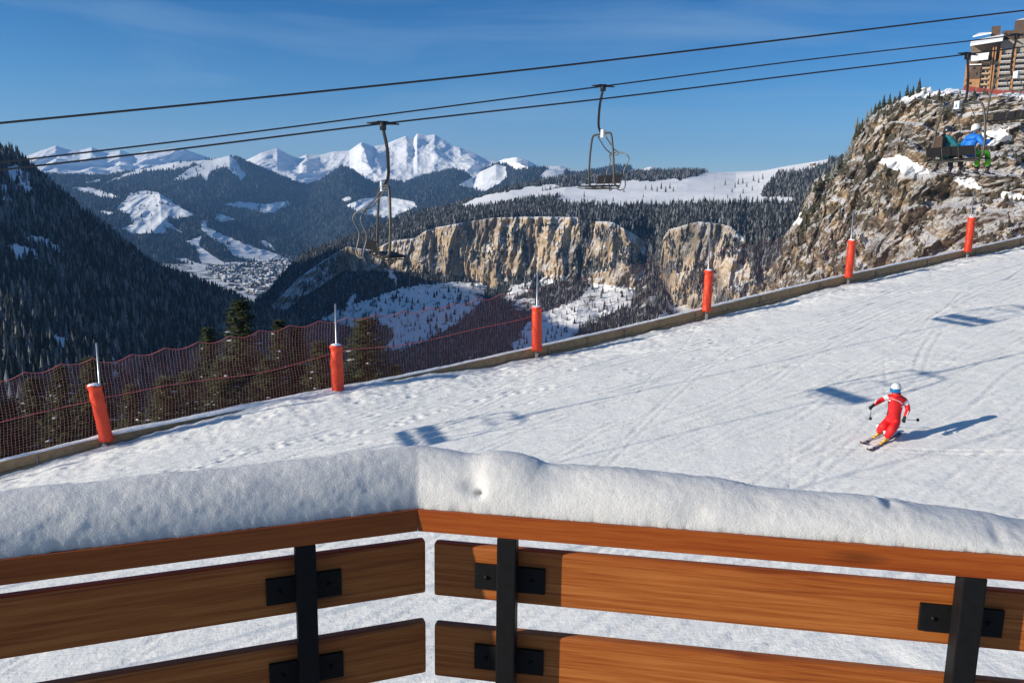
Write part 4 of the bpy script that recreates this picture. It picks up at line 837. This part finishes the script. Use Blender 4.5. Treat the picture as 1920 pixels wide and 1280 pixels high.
def ski(c, fwd, up, ln, lab, grp, letters=True):
    f = fwd.normalized(); r = f.cross(up).normalized(); u = r.cross(f).normalized()
    t = empty('ski', (0, 0, 0)); tag(t, lab, 'ski', grp); V = []; n = 26
    for i in range(n):
        x = -ln*.5+ln*i/(n-1); q = x/(ln*.5); wd = (.034+.018*q*q)*(1 if q < .93 else max(.25, 1-(q-.93)*9)); z = .10*max(0, (q-.86)/.14)**2+.02*max(0, (-q-.93)/.07)
        for a, h in ((-wd, 0), (wd, 0), (wd, .012), (-wd, .012)): V.append(Vector(c)+f*x+r*a+u*(z+h))
    m = MB(); m.add(V, [(i*4+k, i*4+(k+1) % 4, i*4+4+(k+1) % 4, i*4+4+k) for i in range(n-1) for k in range(4)]+[(3, 2, 1, 0), ((n-1)*4, (n-1)*4+1, (n-1)*4+2, (n-1)*4+3)]); m.build('blade', M_ski, t)
    m = MB()
    for x, l in ((-.14, .1), (.15, .09)):
        Q = [Vector(c)+f*(x+a*l)+r*(b*.034)+u*(.012+h*.035) for a in (-.5, .5) for b in (-1, 1) for h in (0, 1)]; m.add(Q, [(0, 1, 3, 2), (4, 6, 7, 5), (0, 4, 5, 1), (2, 3, 7, 6), (0, 2, 6, 4), (1, 5, 7, 3)])
    m.build('binding', M_boot if letters else M_bootd, t)
    if letters:
        for x0, ws in ((.26, (.03, .02, .03, .025, .03)), (.58, (.03, .02))):
            x = x0; m = MB()
            for w_ in ws:
                Q = [Vector(c)+f*(x+a*w_)+r*(b*.02)+u*.0145 for a, b in ((0, -1), (1, -1), (1, 1), (0, 1))]; m.add(Q, [(0, 1, 2, 3)]); x += w_+.015
            m.build('pale_marking', M_skiw, t)
    return t
def ski_pole(a, b, lab, grp):
    a, b = Vector(a), Vector(b); d = (b-a).normalized(); t = empty('ski_pole'); tag(t, lab, 'ski pole', grp)
    m = MB(); m.tube([a, b], .009, 6); m.build('shaft', M_pole, t, True)
    m = MB(); m.tube([a-d*.06, a+d*.09], .017, 8); m.build('grip', M_blackf, t, True)
    m = MB(); k = b-d*.07; m.tube([k-d*.012, k, k+d*.02], [.03, .048, .02], 10); m.build('basket', M_blackf, t, True)
# skier on the piste
gn = ground_px(1661, 829); gf = ground_px(1648, 817); Dn = math.hypot(gn[0], gn[1]); Df = math.hypot(gf[0], gf[1])
def up_at(p):
    s = p[0]*e2[0]+p[1]*e2[1]; return Vector((-e2[0]*.136, -e2[1]*.136, 1)).normalized()
UP = up_at(gn); fw = Vector((-.80, -.60, 0)); fw = (fw-UP*fw.dot(UP)).normalized(); sd = fw.cross(UP).normalized()
K = lambda px, py, o=0.: Vector(at(px, py, Dn+.15+o))
Gn = Vector(gn); Gf = Vector(gf)
Gn.z += .015; Gf.z += .015
An = Gn+UP*.17-fw*.02; Af = Gf+UP*.17-fw*.02
J = {'pelvis': (K(1674, 784), (.20, .18)), 'waist': (K(1677, 772, -.04), (.195, .165)), 'chest': (K(1680, 757, -.08), (.225, .17)), 'upper': (K(1681, 746, -.10), (.17, .13)), 'neck': (K(1681, 739, -.12), .10), 'skull': (K(1680, 733, -.14), .07),
     'shl': (K(1664, 744, -.16), .085), 'ell': (K(1649, 752, -.28), .068), 'wrl': (K(1637, 760, -.42), .05), 'shr': (K(1697, 750, .02), .088), 'elr': (K(1703, 767, -.02), .072), 'wrr': (K(1697, 781, -.22), .052),
     'hil': (K(1666, 791, .04), .15), 'knl': (Vector(K(1654, 801, -.20)), .125), 'anl': (Af-UP*.05, .10), 'hir': (K(1681, 791, -.02), .15), 'knr': (K(1671, 806, -.30), .125), 'anr': (An-UP*.05, .10)}
E_ = [('pelvis', 'waist'), ('waist', 'chest'), ('chest', 'upper'), ('upper', 'neck'), ('neck', 'skull'), ('upper', 'shl'), ('shl', 'ell'), ('ell', 'wrl'), ('upper', 'shr'), ('shr', 'elr'), ('elr', 'wrr'), ('pelvis', 'hil'), ('hil', 'knl'), ('knl', 'anl'), ('pelvis', 'hir'), ('hir', 'knr'), ('knr', 'anr')]
reg = [(a, b, 0, 0, 1) for a, b in E_ if (a, b) not in (('shl', 'ell'), ('shr', 'elr'))]+[('shl', 'ell', 1, .0, .42), ('shl', 'ell', 0, .55, 1), ('shr', 'elr', 1, .05, .5), ('shr', 'elr', 0, .62, 1)]
sk = empty('person', (0, 0, 0)); tag(sk, 'skier in a red suit, white helmet and blue goggles, gliding down the piste', 'person')
skin_body('body', J, E_, reg, [M_red, M_white], sk)
tocam = Vector((-Gn.x, -Gn.y, 0)).normalized(); face = (fw*.8+tocam*.8+Vector((0, 0, -.05))).normalized()
head_parts(sk, K(1680, 729.5, -.15), face, M_helm, M_gog, s=1.22)
m = MB(); m.tube([K(1681, 741.5, -.12), K(1680.5, 735.5, -.14)], [.12, .115], 12); m.build('collar', M_red, sk, True)
# white piping on chest and forearms
m = MB(); cf = tocam
pp = [K(x, y, -.30) for x, y in ((1663.5, 747), (1668, 745.5), (1678, 749), (1686, 752), (1692, 757))]
m.tube(pp, .006, 5); m.box(K(1668, 750.5, -.29), (.06, .02, .03), math.atan2(cf.y, cf.x)+1.57); m.build('chest_piping', M_white, sk)
for a, b in ((K(1644, 748, -.42), K(1640, 756, -.46)), (K(1703.5, 771, -.15), K(1699.5, 781, -.30))):
    m = MB(); m.tube([a, b], .014, 5); m.build('sleeve_stripe', M_white, sk)
hl = K(1633.5, 762.5, -.46); hr = K(1694.5, 786.5, -.26)
tl = K(1631.8, 786, .46); tr = K(1723, 787, .55)
for h_, t_, el in ((hl, tl, J['ell'][0]), (hr, tr, J['elr'][0])):
    glove(sk, h_, (h_-Vector(el)), (h_-t_), 1.15)
for a_, b_ in ((Af, 'white'), (An, 'yellow')): boot(sk, a_, fw, M_boot, M_bootw)
ski_pole(hl, tl, 'black ski pole in the outstretched hand of the red skier', 'ski poles of the red skier'); ski_pole(hr, tr, 'black ski pole trailing level behind the lower hand of the red skier', 'ski poles of the red skier')
ski(Gn+UP*.012+fw*.10, fw, UP, 1.72, 'dark ski with pale lettering nearer to the balcony, under the red skier', 'skis of the red skier'); ski(Gf+UP*.012+fw*.10, fw, UP, 1.72, 'dark ski farther from the balcony, under the red skier', 'skis of the red skier')
# riders on the chair (chair axes: x forward, y left)
cf_, sf_ = math.cos(RZ), math.sin(RZ)
def CH(x, y, z): return Vector((p1815[0]+cf_*x-sf_*y, p1815[1]+sf_*x+cf_*y, p1815[2]+z))
CF = Vector((cf_, sf_, 0)); CL = Vector((-sf_, cf_, 0))
def rider(y, lab, jm, tm_, hat, hair, lean, arms, head_turn, gog=None):
    t = empty('person', (0, 0, 0)); tag(t, lab, 'person')
    z0 = -3.20
    J = {'pelvis': (CH(-.10, y, z0), (.16, .17)), 'waist': (CH(-.10, y+lean*.2, z0+.2), (.18, .20)), 'chest': (CH(-.04, y+lean*.6, z0+.42), (.18, .24)), 'upper': (CH(.0, y+lean*.8, z0+.55), (.14, .19)), 'neck': (CH(.05, y+lean, z0+.64), .07), 'skull': (CH(.07, y+lean, z0+.70), .065),
         'shl': (CH(.02, y+lean+.2, z0+.52), .11), 'ell': (CH(*arms[0]), .09), 'wrl': (CH(*arms[1]), .052), 'shr': (CH(.02, y+lean-.2, z0+.52), .11), 'elr': (CH(*arms[2]), .09), 'wrr': (CH(*arms[3]), .052),
         'hil': (CH(.0, y+.11, z0+.0), .115), 'knl': (CH(.46, y+.17, z0+.05), .10), 'anl': (CH(.50, y+.18, z0-.40), .085), 'hir': (CH(.0, y-.11, z0+.0), .115), 'knr': (CH(.46, y-.20, z0+.05), .10), 'anr': (CH(.52, y-.22, z0-.40), .085)}
    leg = {('pelvis', 'hil'), ('hil', 'knl'), ('knl', 'anl'), ('pelvis', 'hir'), ('hir', 'knr'), ('knr', 'anr')}
    skin_body('body', J, E_, [(a, b, 1 if (a, b) in leg and a != 'pelvis' else 0, 0, 1) for a, b in E_], [jm, tm_], t)
    hd = (CF*math.cos(head_turn)+CL*math.sin(head_turn)).normalized()
    head_parts(t, CH(.08, y+lean, z0+.80), hd, hat, gog, hair, 1.15)
    for w_, e_ in (('wrl', 'ell'), ('wrr', 'elr')): d = (J[w_][0]-J[e_][0]).normalized(); glove(t, J[w_][0]+d*.06, d, Vector((0, 0, 1)) if abs(d.z) < .8 else CF, 1.05)
    for a_ in ('anl', 'anr'): boot(t, J[a_][0]-Vector((0, 0, .08)), (CF+Vector((0, 0, -.15))), M_bootd, M_bootd)
    return t, J
t, J1 = rider(.52, 'rider in a teal jacket with brown backpack and dark hat on the chair', M_teal, M_darkt, M_helmd, True, .02, [(.10, .80, -2.86), (.40, .66, -2.72), (.16, .20, -2.92), (.48, .18, -2.74)], -.9)
m = MB(); c = CH(-.27, .50, -2.80); m.box(c, (.2, .34, .44), RZ); m.build('backpack', M_brown, t, bevel=.05)
t, J2 = rider(-.55, 'rider in a bright blue jacket and lime green trousers on the chair', M_bluej, M_green, M_helm, False, .0, [(.02, -.14, -2.92), (.34, -.10, -2.75), (.05, -.93, -2.94), (.40, -.86, -2.76)], .0, M_gog)
for J_, who in ((J1, 'teal'), (J2, 'blue')):
    for a_, nm in (('anl', 'left'), ('anr', 'right')):
        ski(Vector(J_[a_][0])-Vector((0, 0, .235))+CF*.12, CF+Vector((0, 0, -.12)), Vector((0, 0, 1)), 1.6, 'dark ski on the %s foot of the %s jacketed rider on the chair' % (nm, who), 'skis of the chairlift riders', False)
#PART5
# ------------------------------------------------------------------ balcony railing
C0 = Vector((-.182, 1.501, 0)); Ld = Vector((-.668, -.248, 0)).normalized(); Rd = Vector((1.084, -.182, 0)).normalized()
AL = math.atan2(Ld.y, Ld.x); AR = math.atan2(Rd.y, Rd.x)
Lo = Vector((Ld.y, -Ld.x, 0)); Ro = Vector((-Rd.y, Rd.x, 0))
M_plank = wood_mat('cedar_plank', (.16, .026, .004), (.345, .090, .013), (.47, .155, .034), 1.0, .5)
M_rail = wood_mat('varnished_rail', (.18, .028, .003), (.30, .060, .006), (.40, .10, .014), 1.1, .38, .15)
bal = empty('balcony_railing', (C0.x, C0.y, -1.7)); tag(bal, 'wooden balcony railing with a varnished handrail, cedar planks and black steel posts, snow on top', 'railing')
def wbox(side, name, x0, x1, o0, o1, z0, z1, mat, parent=bal, bevel=0, mit=0):
    sg = -1 if side == 'L' else 1
    m = MB(); V = [(x, sg*o, z) for x in (0, 1) for o in (o0, o1) for z in (z0, z1)]
    V = [((x1 if x else x0-(mit*abs(o))), o, z) for x, o, z in V]
    m.add(V, [(0, 1, 3, 2), (4, 6, 7, 5), (0, 4, 5, 1), (2, 3, 7, 6), (0, 2, 6, 4), (1, 5, 7, 3)])
    # origin at the middle of the piece, so the grain runs along its own length
    cx, cz = (x0+x1)/2+((hash(name+side+str(z0)) % 7)*0), (z0+z1)/2
    m.v = [(a-cx, b_, c-cz) for a, b_, c in m.v]
    o = m.build(name, mat, parent, bevel=bevel); a = AL if side == 'L' else AR
    w_ = C0+Vector((math.cos(a)*cx, math.sin(a)*cx, cz)); o.location = w_-Vector(bal.location) if parent is bal else w_
    if parent is not bal: o.location = w_-Vector(bal.location)-parent.location; 
    o.rotation_euler = (0, 0, a) if parent is bal else (0, 0, 0)
    return o
T20 = math.tan((math.pi-abs(math.acos(Ld.dot(Rd))))/2)
for sd_, ln in (('L', 3.4), ('R', 3.2)):
    wbox(sd_, 'handrail', .0002, ln, .0, .12, -.645, -.600, M_rail, mit=T20, bevel=.0012)
    for z1, z0 in ((-.688, -.803), (-.868, -.985), (-1.05, -1.165), (-1.23, -1.345), (-1.41, -1.525)):
        wbox(sd_, 'plank', -.028 if sd_ == 'L' else .020, ln, .045, .070, z0, z1, M_plank, bevel=.0065)
    for x in ((.198, 1.05, 1.9, 2.75) if sd_ == 'L' else (.160, 1.006, 1.852, 2.70)):
        wbox(sd_, 'post', x, x+.038+(.002 if x > 1 else 0), -.001, .036, -1.70, -.6455, M_black, bevel=.0025)
        for zc in (-.748, -.926, -1.108, -1.288, -1.468):
            wbox(sd_, 'bracket_plate', x-.052, x+.092, .038, .0448, zc-.027, zc+.027, M_black, bevel=.001)
            m = MB(); sg = -1 if sd_ == 'L' else 1; a = AL if sd_ == 'L' else AR
            for dx in (-.028, .067):
                m = MB(); m.tube([(x+dx, sg*.035, zc), (x+dx, sg*.040, zc)], .0045, 8)
                o = m.build('bolt', M_black, bal, True); o.location = C0-Vector(bal.location); o.rotation_euler = (0, 0, a)
# snow lying along the handrail
sil = [(-260, 955), (0, 926), (200, 905), (400, 880), (600, 861), (700, 846), (760, 840), (800, 839), (835, 846), (860, 853), (885, 857), (925, 850), (965, 853), (1000, 863), (1022, 874), (1060, 877), (1160, 880), (1240, 888), (1340, 900), (1420, 916), (1500, 925), (1600, 934), (1660, 941), (1690, 943), (1780, 959), (1860, 972), (1920, 986), (2200, 1040)]
def hitw(px, py, d, o, off):
    q = ray(px, py); b_ = C0+o*off; A = np.array([[q[0], -d.x], [q[1], -d.y]]); t, s = np.linalg.solve(A, np.array([b_.x, b_.y])); return s, t*q[2]
us, hs = [], []
for px, py in sil:
    if px < 783: s, z = hitw(px, py, Ld, Lo, .085); s = -s
    else: s, z = hitw(px, py, Rd, Ro, .085)
    us.append(s); hs.append(z+.6)
us, hs = np.array(us), np.array(hs); k_ = np.argsort(us); us, hs = us[k_], hs[k_]
U = np.concatenate([np.arange(-3.3, -1.0, .02), np.arange(-1.0, 1.35, .0035), np.arange(1.35, 3.1, .02)]); hh = np.maximum(np.interp(U, us, hs), .06*(U > 1.2))
hh = np.convolve(np.pad(hh, 4, 'edge'), np.ones(9)/9, 'valid')
tt_ = smst(-.11, .11, U)[:, None]; LL = np.array(Ld)[:2]; RR = np.array(Rd)[:2]; OL = np.array(Lo)[:2]; OR = np.array(Ro)[:2]
soft = np.where(np.abs(U) < .06, U*U/.12+.03, np.abs(U))
ctr = np.array([C0.x, C0.y])+np.where(U[:, None] < 0, LL*soft[:, None], RR*soft[:, None])*(1-np.exp(-(U/.02)**2))[:, None]*1.0
ctr = np.array([C0.x, C0.y])+np.where(U[:, None] < 0, -U[:, None]*LL, U[:, None]*RR)
outv = OL*(1-tt_)+OR*tt_; outv /= np.linalg.norm(outv, axis=1)[:, None]
nphi = 64; ph = np.linspace(0, math.pi, nphi)[None, :]; HH = hh[:, None]
oo = .090-.086*np.sign(np.cos(ph))*np.abs(np.cos(ph))**1.05; oo = oo+.012*np.sin(ph)*np.cos(ph)
zz = -.5995+HH*np.sin(ph)**.86
# the inner slope leans back, so the crest stands over the middle of the rail
UU = U[:, None]+0*ph
nb = fbm(UU*5.5, oo*9, zz*9, 3)*.0075+fbm(UU*22, oo*26, zz*26, 3)*.0017+fbm(UU*90, oo*90, zz*90, 2)*.0014
ic = np.exp(-((zz+.592)/.010)**2)*smst(-.25, -.5, UU)*(fbm(UU*30, zz*60, 2., 3) > 0)*(-.005)
nb = nb*np.clip(np.sin(ph)*2.2, .10, 1)
for (px, py, dp, rr_) in ((903, 915, .020, .008), (890, 905, .012, .02), (1676, 952, .012, .010), (1662, 948, -.008, .012), (1425, 918, -.006, .010), (1300, 955, .004, .03), (1870, 1000, .006, .012), (600, 1000, .003, .02)):
    dN, oN = (Ld, Lo) if px < 783 else (Rd, Ro); s, z = hitw(px, py, dN, oN, .04); s = -s if px < 783 else s
    nb -= dp*np.exp(-((UU-s)/rr_)**2-((zz-z)/(rr_*.8))**2)*(ph < 2)
oo2 = oo-np.cos(ph)*nb; zz2 = zz+np.sin(ph)*nb
oo2 = np.maximum(oo2, .001+(.004+.006*fbm(UU*45, 1., 1., 3)+.004*noise(UU*9, 2., 2.))*(ph < .35))
XY = ctr[:, None, :]+outv[:, None, :]*oo2[..., None]
Pn = np.concatenate([XY, zz2[..., None]], -1)
M_rsnow = snow_mat('rail_snow', (60, 260, 800), (.0022, .0026, .0013), col=(.74, .73, .71), rough=.55)
pb = M_rsnow.node_tree.nodes['Principled BSDF']; pb.inputs['Specular IOR Level'].default_value = .5; pb.inputs['Subsurface Weight'].default_value = .8; pb.inputs['Subsurface Radius'].default_value = (1., .9, .85); pb.inputs['Subsurface Scale'].default_value = .035
o = link_mesh('snow_ridge', np_mesh('snow_ridge', Pn.reshape(-1, 3), grid_faces(*UU.shape)), M_rsnow); tag(o, 'long ridge of fresh snow lying on top of the balcony handrail', 'snow')
# balcony floor under the viewer
m = MB(); a = C0+Ld*3.4; b_ = C0+Rd*3.2
P = [C0+Vector((0, .12, 0)), a+Lo*.1, a-Lo*3, b_-Ro*3, b_+Ro*.1]
m.add([(p.x, p.y, -1.7) for p in P]+[(p.x, p.y, -1.88) for p in P], [(0, 1, 2, 3, 4), (9, 8, 7, 6, 5)]+[(i, i+5, (i+1) % 5+5, (i+1) % 5) for i in range(5)])
tag(m.build('balcony_floor', simple('concrete', (.35, .34, .32), .9, 0, 4, .1)), kind='structure')
# ------------------------------------------------------------------ resort building on the cliff top
M_cl = simple('brown_shingles', (.10, .065, .045), .85, 0, .8, .3); M_or = simple('orange_larch_cladding', (.40, .20, .085), .8, 0, .5, .2); M_bei = simple('beige_cladding', (.45, .33, .20), .8, 0, .5, .15)
M_grey = simple('grey_weathered_boards', (.30, .27, .24), .85, 0, .7, .25); M_grb = simple('grey_brown_boards', (.16, .12, .09), .85, 0, .7, .3); M_glass = simple('dark_window_glass', (.02, .025, .03), .08); M_rsn = snow_mat('roof_snow', (.6, 3), (.2, .03)); M_fen = simple('red_barrier_net', (.26, .045, .03), .8, 0, .6, .2)
Db = 480.; mpp = Db/F*.77; mpz = Db/F*.87
bo = at(1805, 168, Db); bear = math.atan2(bo[0], bo[1])
bld = empty('apartment_building', tuple(bo), -bear); tag(bld, 'tall timber clad apartment block with stepped snowy roofs on the cliff top', 'building')
def bx(px0, px1, py0, py1, y0, y1, mb):
    x0, x1 = (px0-1805)*mpp, (px1-1805)*mpp; z0, z1 = (168-py1)*mpz, (168-py0)*mpz
    mb.box(((x0+x1)/2, (y0+y1)/2, (z0+z1)/2), (x1-x0, y1-y0, z1-z0))
def bpart(name, mat, boxes):
    m = MB(); [bx(*b, m) for b in boxes]; return m.build(name, mat, bld)
bpart('wing_wall', M_or, [(1806, 1834, 123, 176, 0, 12)]); bpart('wing_upper_wall', M_cl, [(1815, 1833, 122.5, 150, -.4, 0)])
bpart('main_wall', M_bei, [(1833, 1864, 118, 178, 2, 20)]); bpart('upper_wall', M_grb, [(1812, 1868, 86, 124, 5, 20)])
bpart('right_wall', M_grey, [(1864, 2060, 84, 178, 4, 24)])
for px in (1851, 1855.5, 1864, 1889): bpart('pilaster', M_or, [(px, px+(3.4 if px > 1860 else 2.2), 96, 177, 0.6 if px < 1864 else 2.2, 4.3)])
def roof(name, pts, th=1.0, mat=None):     # sloping snow slab given by its four corners (px, py, y)
    m = MB(); V = [((a-1805)*mpp, y, (168-b_)*mpz) for a, b_, y in pts]; V += [(x, y, z-th) for x, y, z in V]
    m.add(V, [(0, 1, 2, 3), (7, 6, 5, 4), (0, 4, 5, 1), (1, 5, 6, 2), (2, 6, 7, 3), (3, 7, 4, 0)]); return m.build(name, mat or M_rsn, bld)
roof('roof', [(1810, 91, -3), (1866, 86, -3), (1869, 70, 9), (1811, 78, 9)]); roof('roof', [(1815, 118, -4), (1844, 116.5, -4), (1846, 101, 4), (1813, 104, 4)]); roof('roof', [(1813, 72, 6), (1846, 68, 6), (1838, 62, 14), (1824, 62, 14)], .6)
roof('roof', [(1808, 125, -1.5), (1834, 125.5, -1.5), (1833, 122, 5), (1812, 121, 5)], .5); roof('roof', [(1868, 76, 1), (1892, 88, 1), (1892, 80, 10), (1870, 66, 10)], .7, M_cl); roof('roof', [(1902, 78, 0), (1945, 100, 0), (1945, 84, 12), (1908, 66, 12)], .8); roof('roof', [(1886, 50, 6), (1908, 47.5, 6), (1908, 46, 12), (1887, 49, 12)], .4)
bpart('lift_tower', M_cl, [(1846, 1862, 56.5, 88, 8, 14)]); bpart('chimney_tower', M_cl, [(1886, 1907, 50, 84, 6, 12)]); bpart('dark_gable', M_cl, [(1866, 1886, 66, 90, 7.5, 12)]); bpart('attic_wall', M_grey, [(1908, 2050, 62, 84, 9, 20)])
for r_ in range(7):
    y = 112+r_*9.4
    for (a, b_, yy) in ((1867, 1888, 1.6), (1893.5, 1925, 1.2), (1930, 1975, 1.2)):
        if y < 170:
            o = bpart('balcony', M_grey, [(a, b_, y, y+3.6, yy, yy+2.6)]); m = MB(); bx(a+.4, b_-.4, y-.7, y-.05, yy+.1, yy+2.4, m); m.build('balcony_snow', M_rsn, o)
            [(lambda m: (bx(a+1.2+k*5.2, a+4.4+k*5.2, y-4.9, y-.9, 3.85, 3.98, m), m.build('window', M_glass, bld)))(MB()) for k in range(int((b_-a)/5.2))]
    if r_ > 0:
        m = MB(); bx(1836, 1849, y, y+2.8, .4, 2, m); o = m.build('balcony', M_bei, bld); m = MB(); bx(1837, 1841, y-4.6, y-.8, 1.85, 1.97, m); m.build('window', M_glass, bld); m = MB(); bx(1844, 1847.5, y-4.6, y-.8, 1.85, 1.97, m); m.build('window', M_glass, bld)
        m = MB(); bx(1858, 1863, y-4, y, 1.85, 1.97, m); m.build('window', M_glass, bld)
for (a, b_, c, d) in ((1809, 1811, 150, 154), (1820, 1824, 130, 134), (1809, 1811, 160, 164), (1826, 1829, 140, 144), (1816, 1820, 156, 160)):
    m = MB(); bx(a, b_, c, d, -.52, -.42, m) if a > 1814 and d < 150 else bx(a, b_, c, d, -.12, -.01, m); m.build('window', M_glass, bld)
m = MB(); bx(1905, 1915, 80, 92, 3.86, 3.98, m); m.build('window', M_glass, bld)
# red barrier net at its foot
t = empty('barrier_net', (0, 0, 0)); tag(t, 'red barrier net strung along the cliff edge before the building', 'barrier')
m = MB(); Pb = [at(px, py, 440) for px, py in ((1806, 167), (1815, 168), (1830, 170), (1850, 173), (1880, 176), (1920, 178), (1990, 178))]
V = [tuple(p-np.array([0, 0, .8])) for p in Pb]+[tuple(p+np.array([0, 0, 1.5])) for p in Pb]; n = len(Pb); V += [(x+.05, y+.08, z) for x, y, z in V]
m.add(V, [(i, i+1, n+i+1, n+i) for i in range(n-1)]+[(2*n+i, 3*n+i, 3*n+i+1, 2*n+i+1) for i in range(n-1)]+[(n+i, n+i+1, 3*n+i+1, 3*n+i) for i in range(n-1)]); m.build('netting', M_fen, t)
for p in Pb: m = MB(); m.tube([p-np.array([0, 0, 1]), p+np.array([0, 0, 2.9])], .09, 6); m.build('stake', M_galv, t)
# second block farther right outside the frame is left out
# ------------------------------------------------------------------ village on the valley floor
hm = []; M_hw = [simple('chalet_wall_a', (.20, .13, .08), .8), simple('chalet_wall_b', (.36, .32, .27), .8), simple('chalet_wall_c', (.10, .07, .055), .8)]
for k in range(3):
    w_, l_, h_ = (11, 15, 7), (13, 20, 9), (10, 12, 6); w_, l_, h_ = (w_, l_, h_)[k]
    mb = MB(); mb.box((0, 0, h_/2-1), (w_, l_, h_+2)); mb.add([(-w_/2, -l_/2, h_), (w_/2, -l_/2, h_), (0, -l_/2, h_+w_*.24), (-w_/2, l_/2, h_), (w_/2, l_/2, h_), (0, l_/2, h_+w_*.24)], [(0, 1, 2), (5, 4, 3)]); a_ = mb.build('wall', M_hw[k])
    mr_ = MB(); e_ = w_/2+1.2
    mr_.add([(-e_, -l_/2-1.2, h_-.4), (0, -l_/2-1.2, h_+w_*.24+.5), (e_, -l_/2-1.2, h_-.4), (-e_, l_/2+1.2, h_-.4), (0, l_/2+1.2, h_+w_*.24+.5), (e_, l_/2+1.2, h_-.4)], [(0, 3, 4, 1), (1, 4, 5, 2), (0, 1, 2), (5, 4, 3)]); b__ = mr_.build('roof', M_rsn)
    hm.append((a_.data, b__.data)); bpy.data.objects.remove(a_); bpy.data.objects.remove(b__)
poly = [(385, 505), (420, 498), (470, 494), (520, 486), (555, 482), (560, 500), (530, 520), (505, 548), (480, 555), (440, 538), (400, 520)]
cnt = 0; rv = random.Random(4); used = []
while cnt < 240:
    px, py = rv.uniform(380, 562), rv.uniform(480, 556)
    if not in_poly(np.array([px]), np.array([float(py)]), poly)[0]: continue
    d = (pxB-px)**2+(pyB-py)**2; p = PB.reshape(-1, 3)[int(np.argmin(d))]+np.array([rv.uniform(-16, 16), rv.uniform(-16, 16), 0])
    if any((p[0]-q[0])**2+(p[1]-q[1])**2 < 15**2 for q in used): continue
    used.append(p); k = rv.randrange(3); t = empty('chalet', tuple(p), rv.random()*3.1); tag(t, 'tiny snow roofed chalet in the village on the valley floor', 'house', 'chalets of the village in the valley')
    for nm, me in zip(('wall', 'roof'), hm[k]): o = bpy.data.objects.new(nm, me); COL.objects.link(o); o.parent = t
    cnt += 1
mV = (polys(pxB, pyB, [[(380, 500), (470, 492), (560, 482), (565, 500), (530, 522), (500, 552), (440, 542)]]) > 0).astype(float)
pt = scatter(PB, mV, 700, rs); forest('village_trees', pt, 8+rs.rand(len(pt))*12, M_fB, rs, 1, 5, .3, 'dark dots of trees between the chalets of the village')
# lift pylons on the plateau, small masts, a chalet on the snow hill
for px, y0, y1, lab in ((1131, 345, 378, 'thin pale lift pylon standing on the plateau below the right empty chair'), (1338, 332, 380, 'thin lattice mast on the plateau snowfield')):
    b_ = surf(PD, pxD, pyD, px, y1-2); Dd = math.hypot(b_[0], b_[1]); h_ = (y1-y0)/F*Dd; t = empty('pylon', tuple(b_)); tag(t, lab, 'pylon')
    m = MB(); m.tube([(0, 0, -2), (0, 0, h_)], [.9, .5], 6); m.build('mast', M_galv, t); m = MB(); m.box((0, 0, h_), (7, 1, .8)); m.build('crossarm', M_galv, t)
b_ = surf(PD, pxD, pyD, 1524, 311); t = empty('chalet', tuple(b_), .4); tag(t, 'lone mountain hut on the snowy hill left of the craggy cliff', 'house')
for nm, me in zip(('wall', 'roof'), hm[0]): o = bpy.data.objects.new(nm, me); COL.objects.link(o); o.parent = t
# ------------------------------------------------------------------ the air
HZ = True
if HZ:
    m, nt, b = new_mat('thin_haze'); nt.nodes.remove(b); v = nt.nodes.new('ShaderNodeVolumePrincipled'); v.inputs['Color'].default_value = (.24, .52, 1, 1); v.inputs['Density'].default_value = 5.2e-5; v.inputs['Anisotropy'].default_value = .1
    nt.links.new(v.outputs['Volume'], nt.nodes['Material Output'].inputs['Volume'])
    mb = MB(); mb.box((0, 5500, 75), (40000, 24000, 2350)); o = mb.build('haze', m); tag(o, kind='stuff')
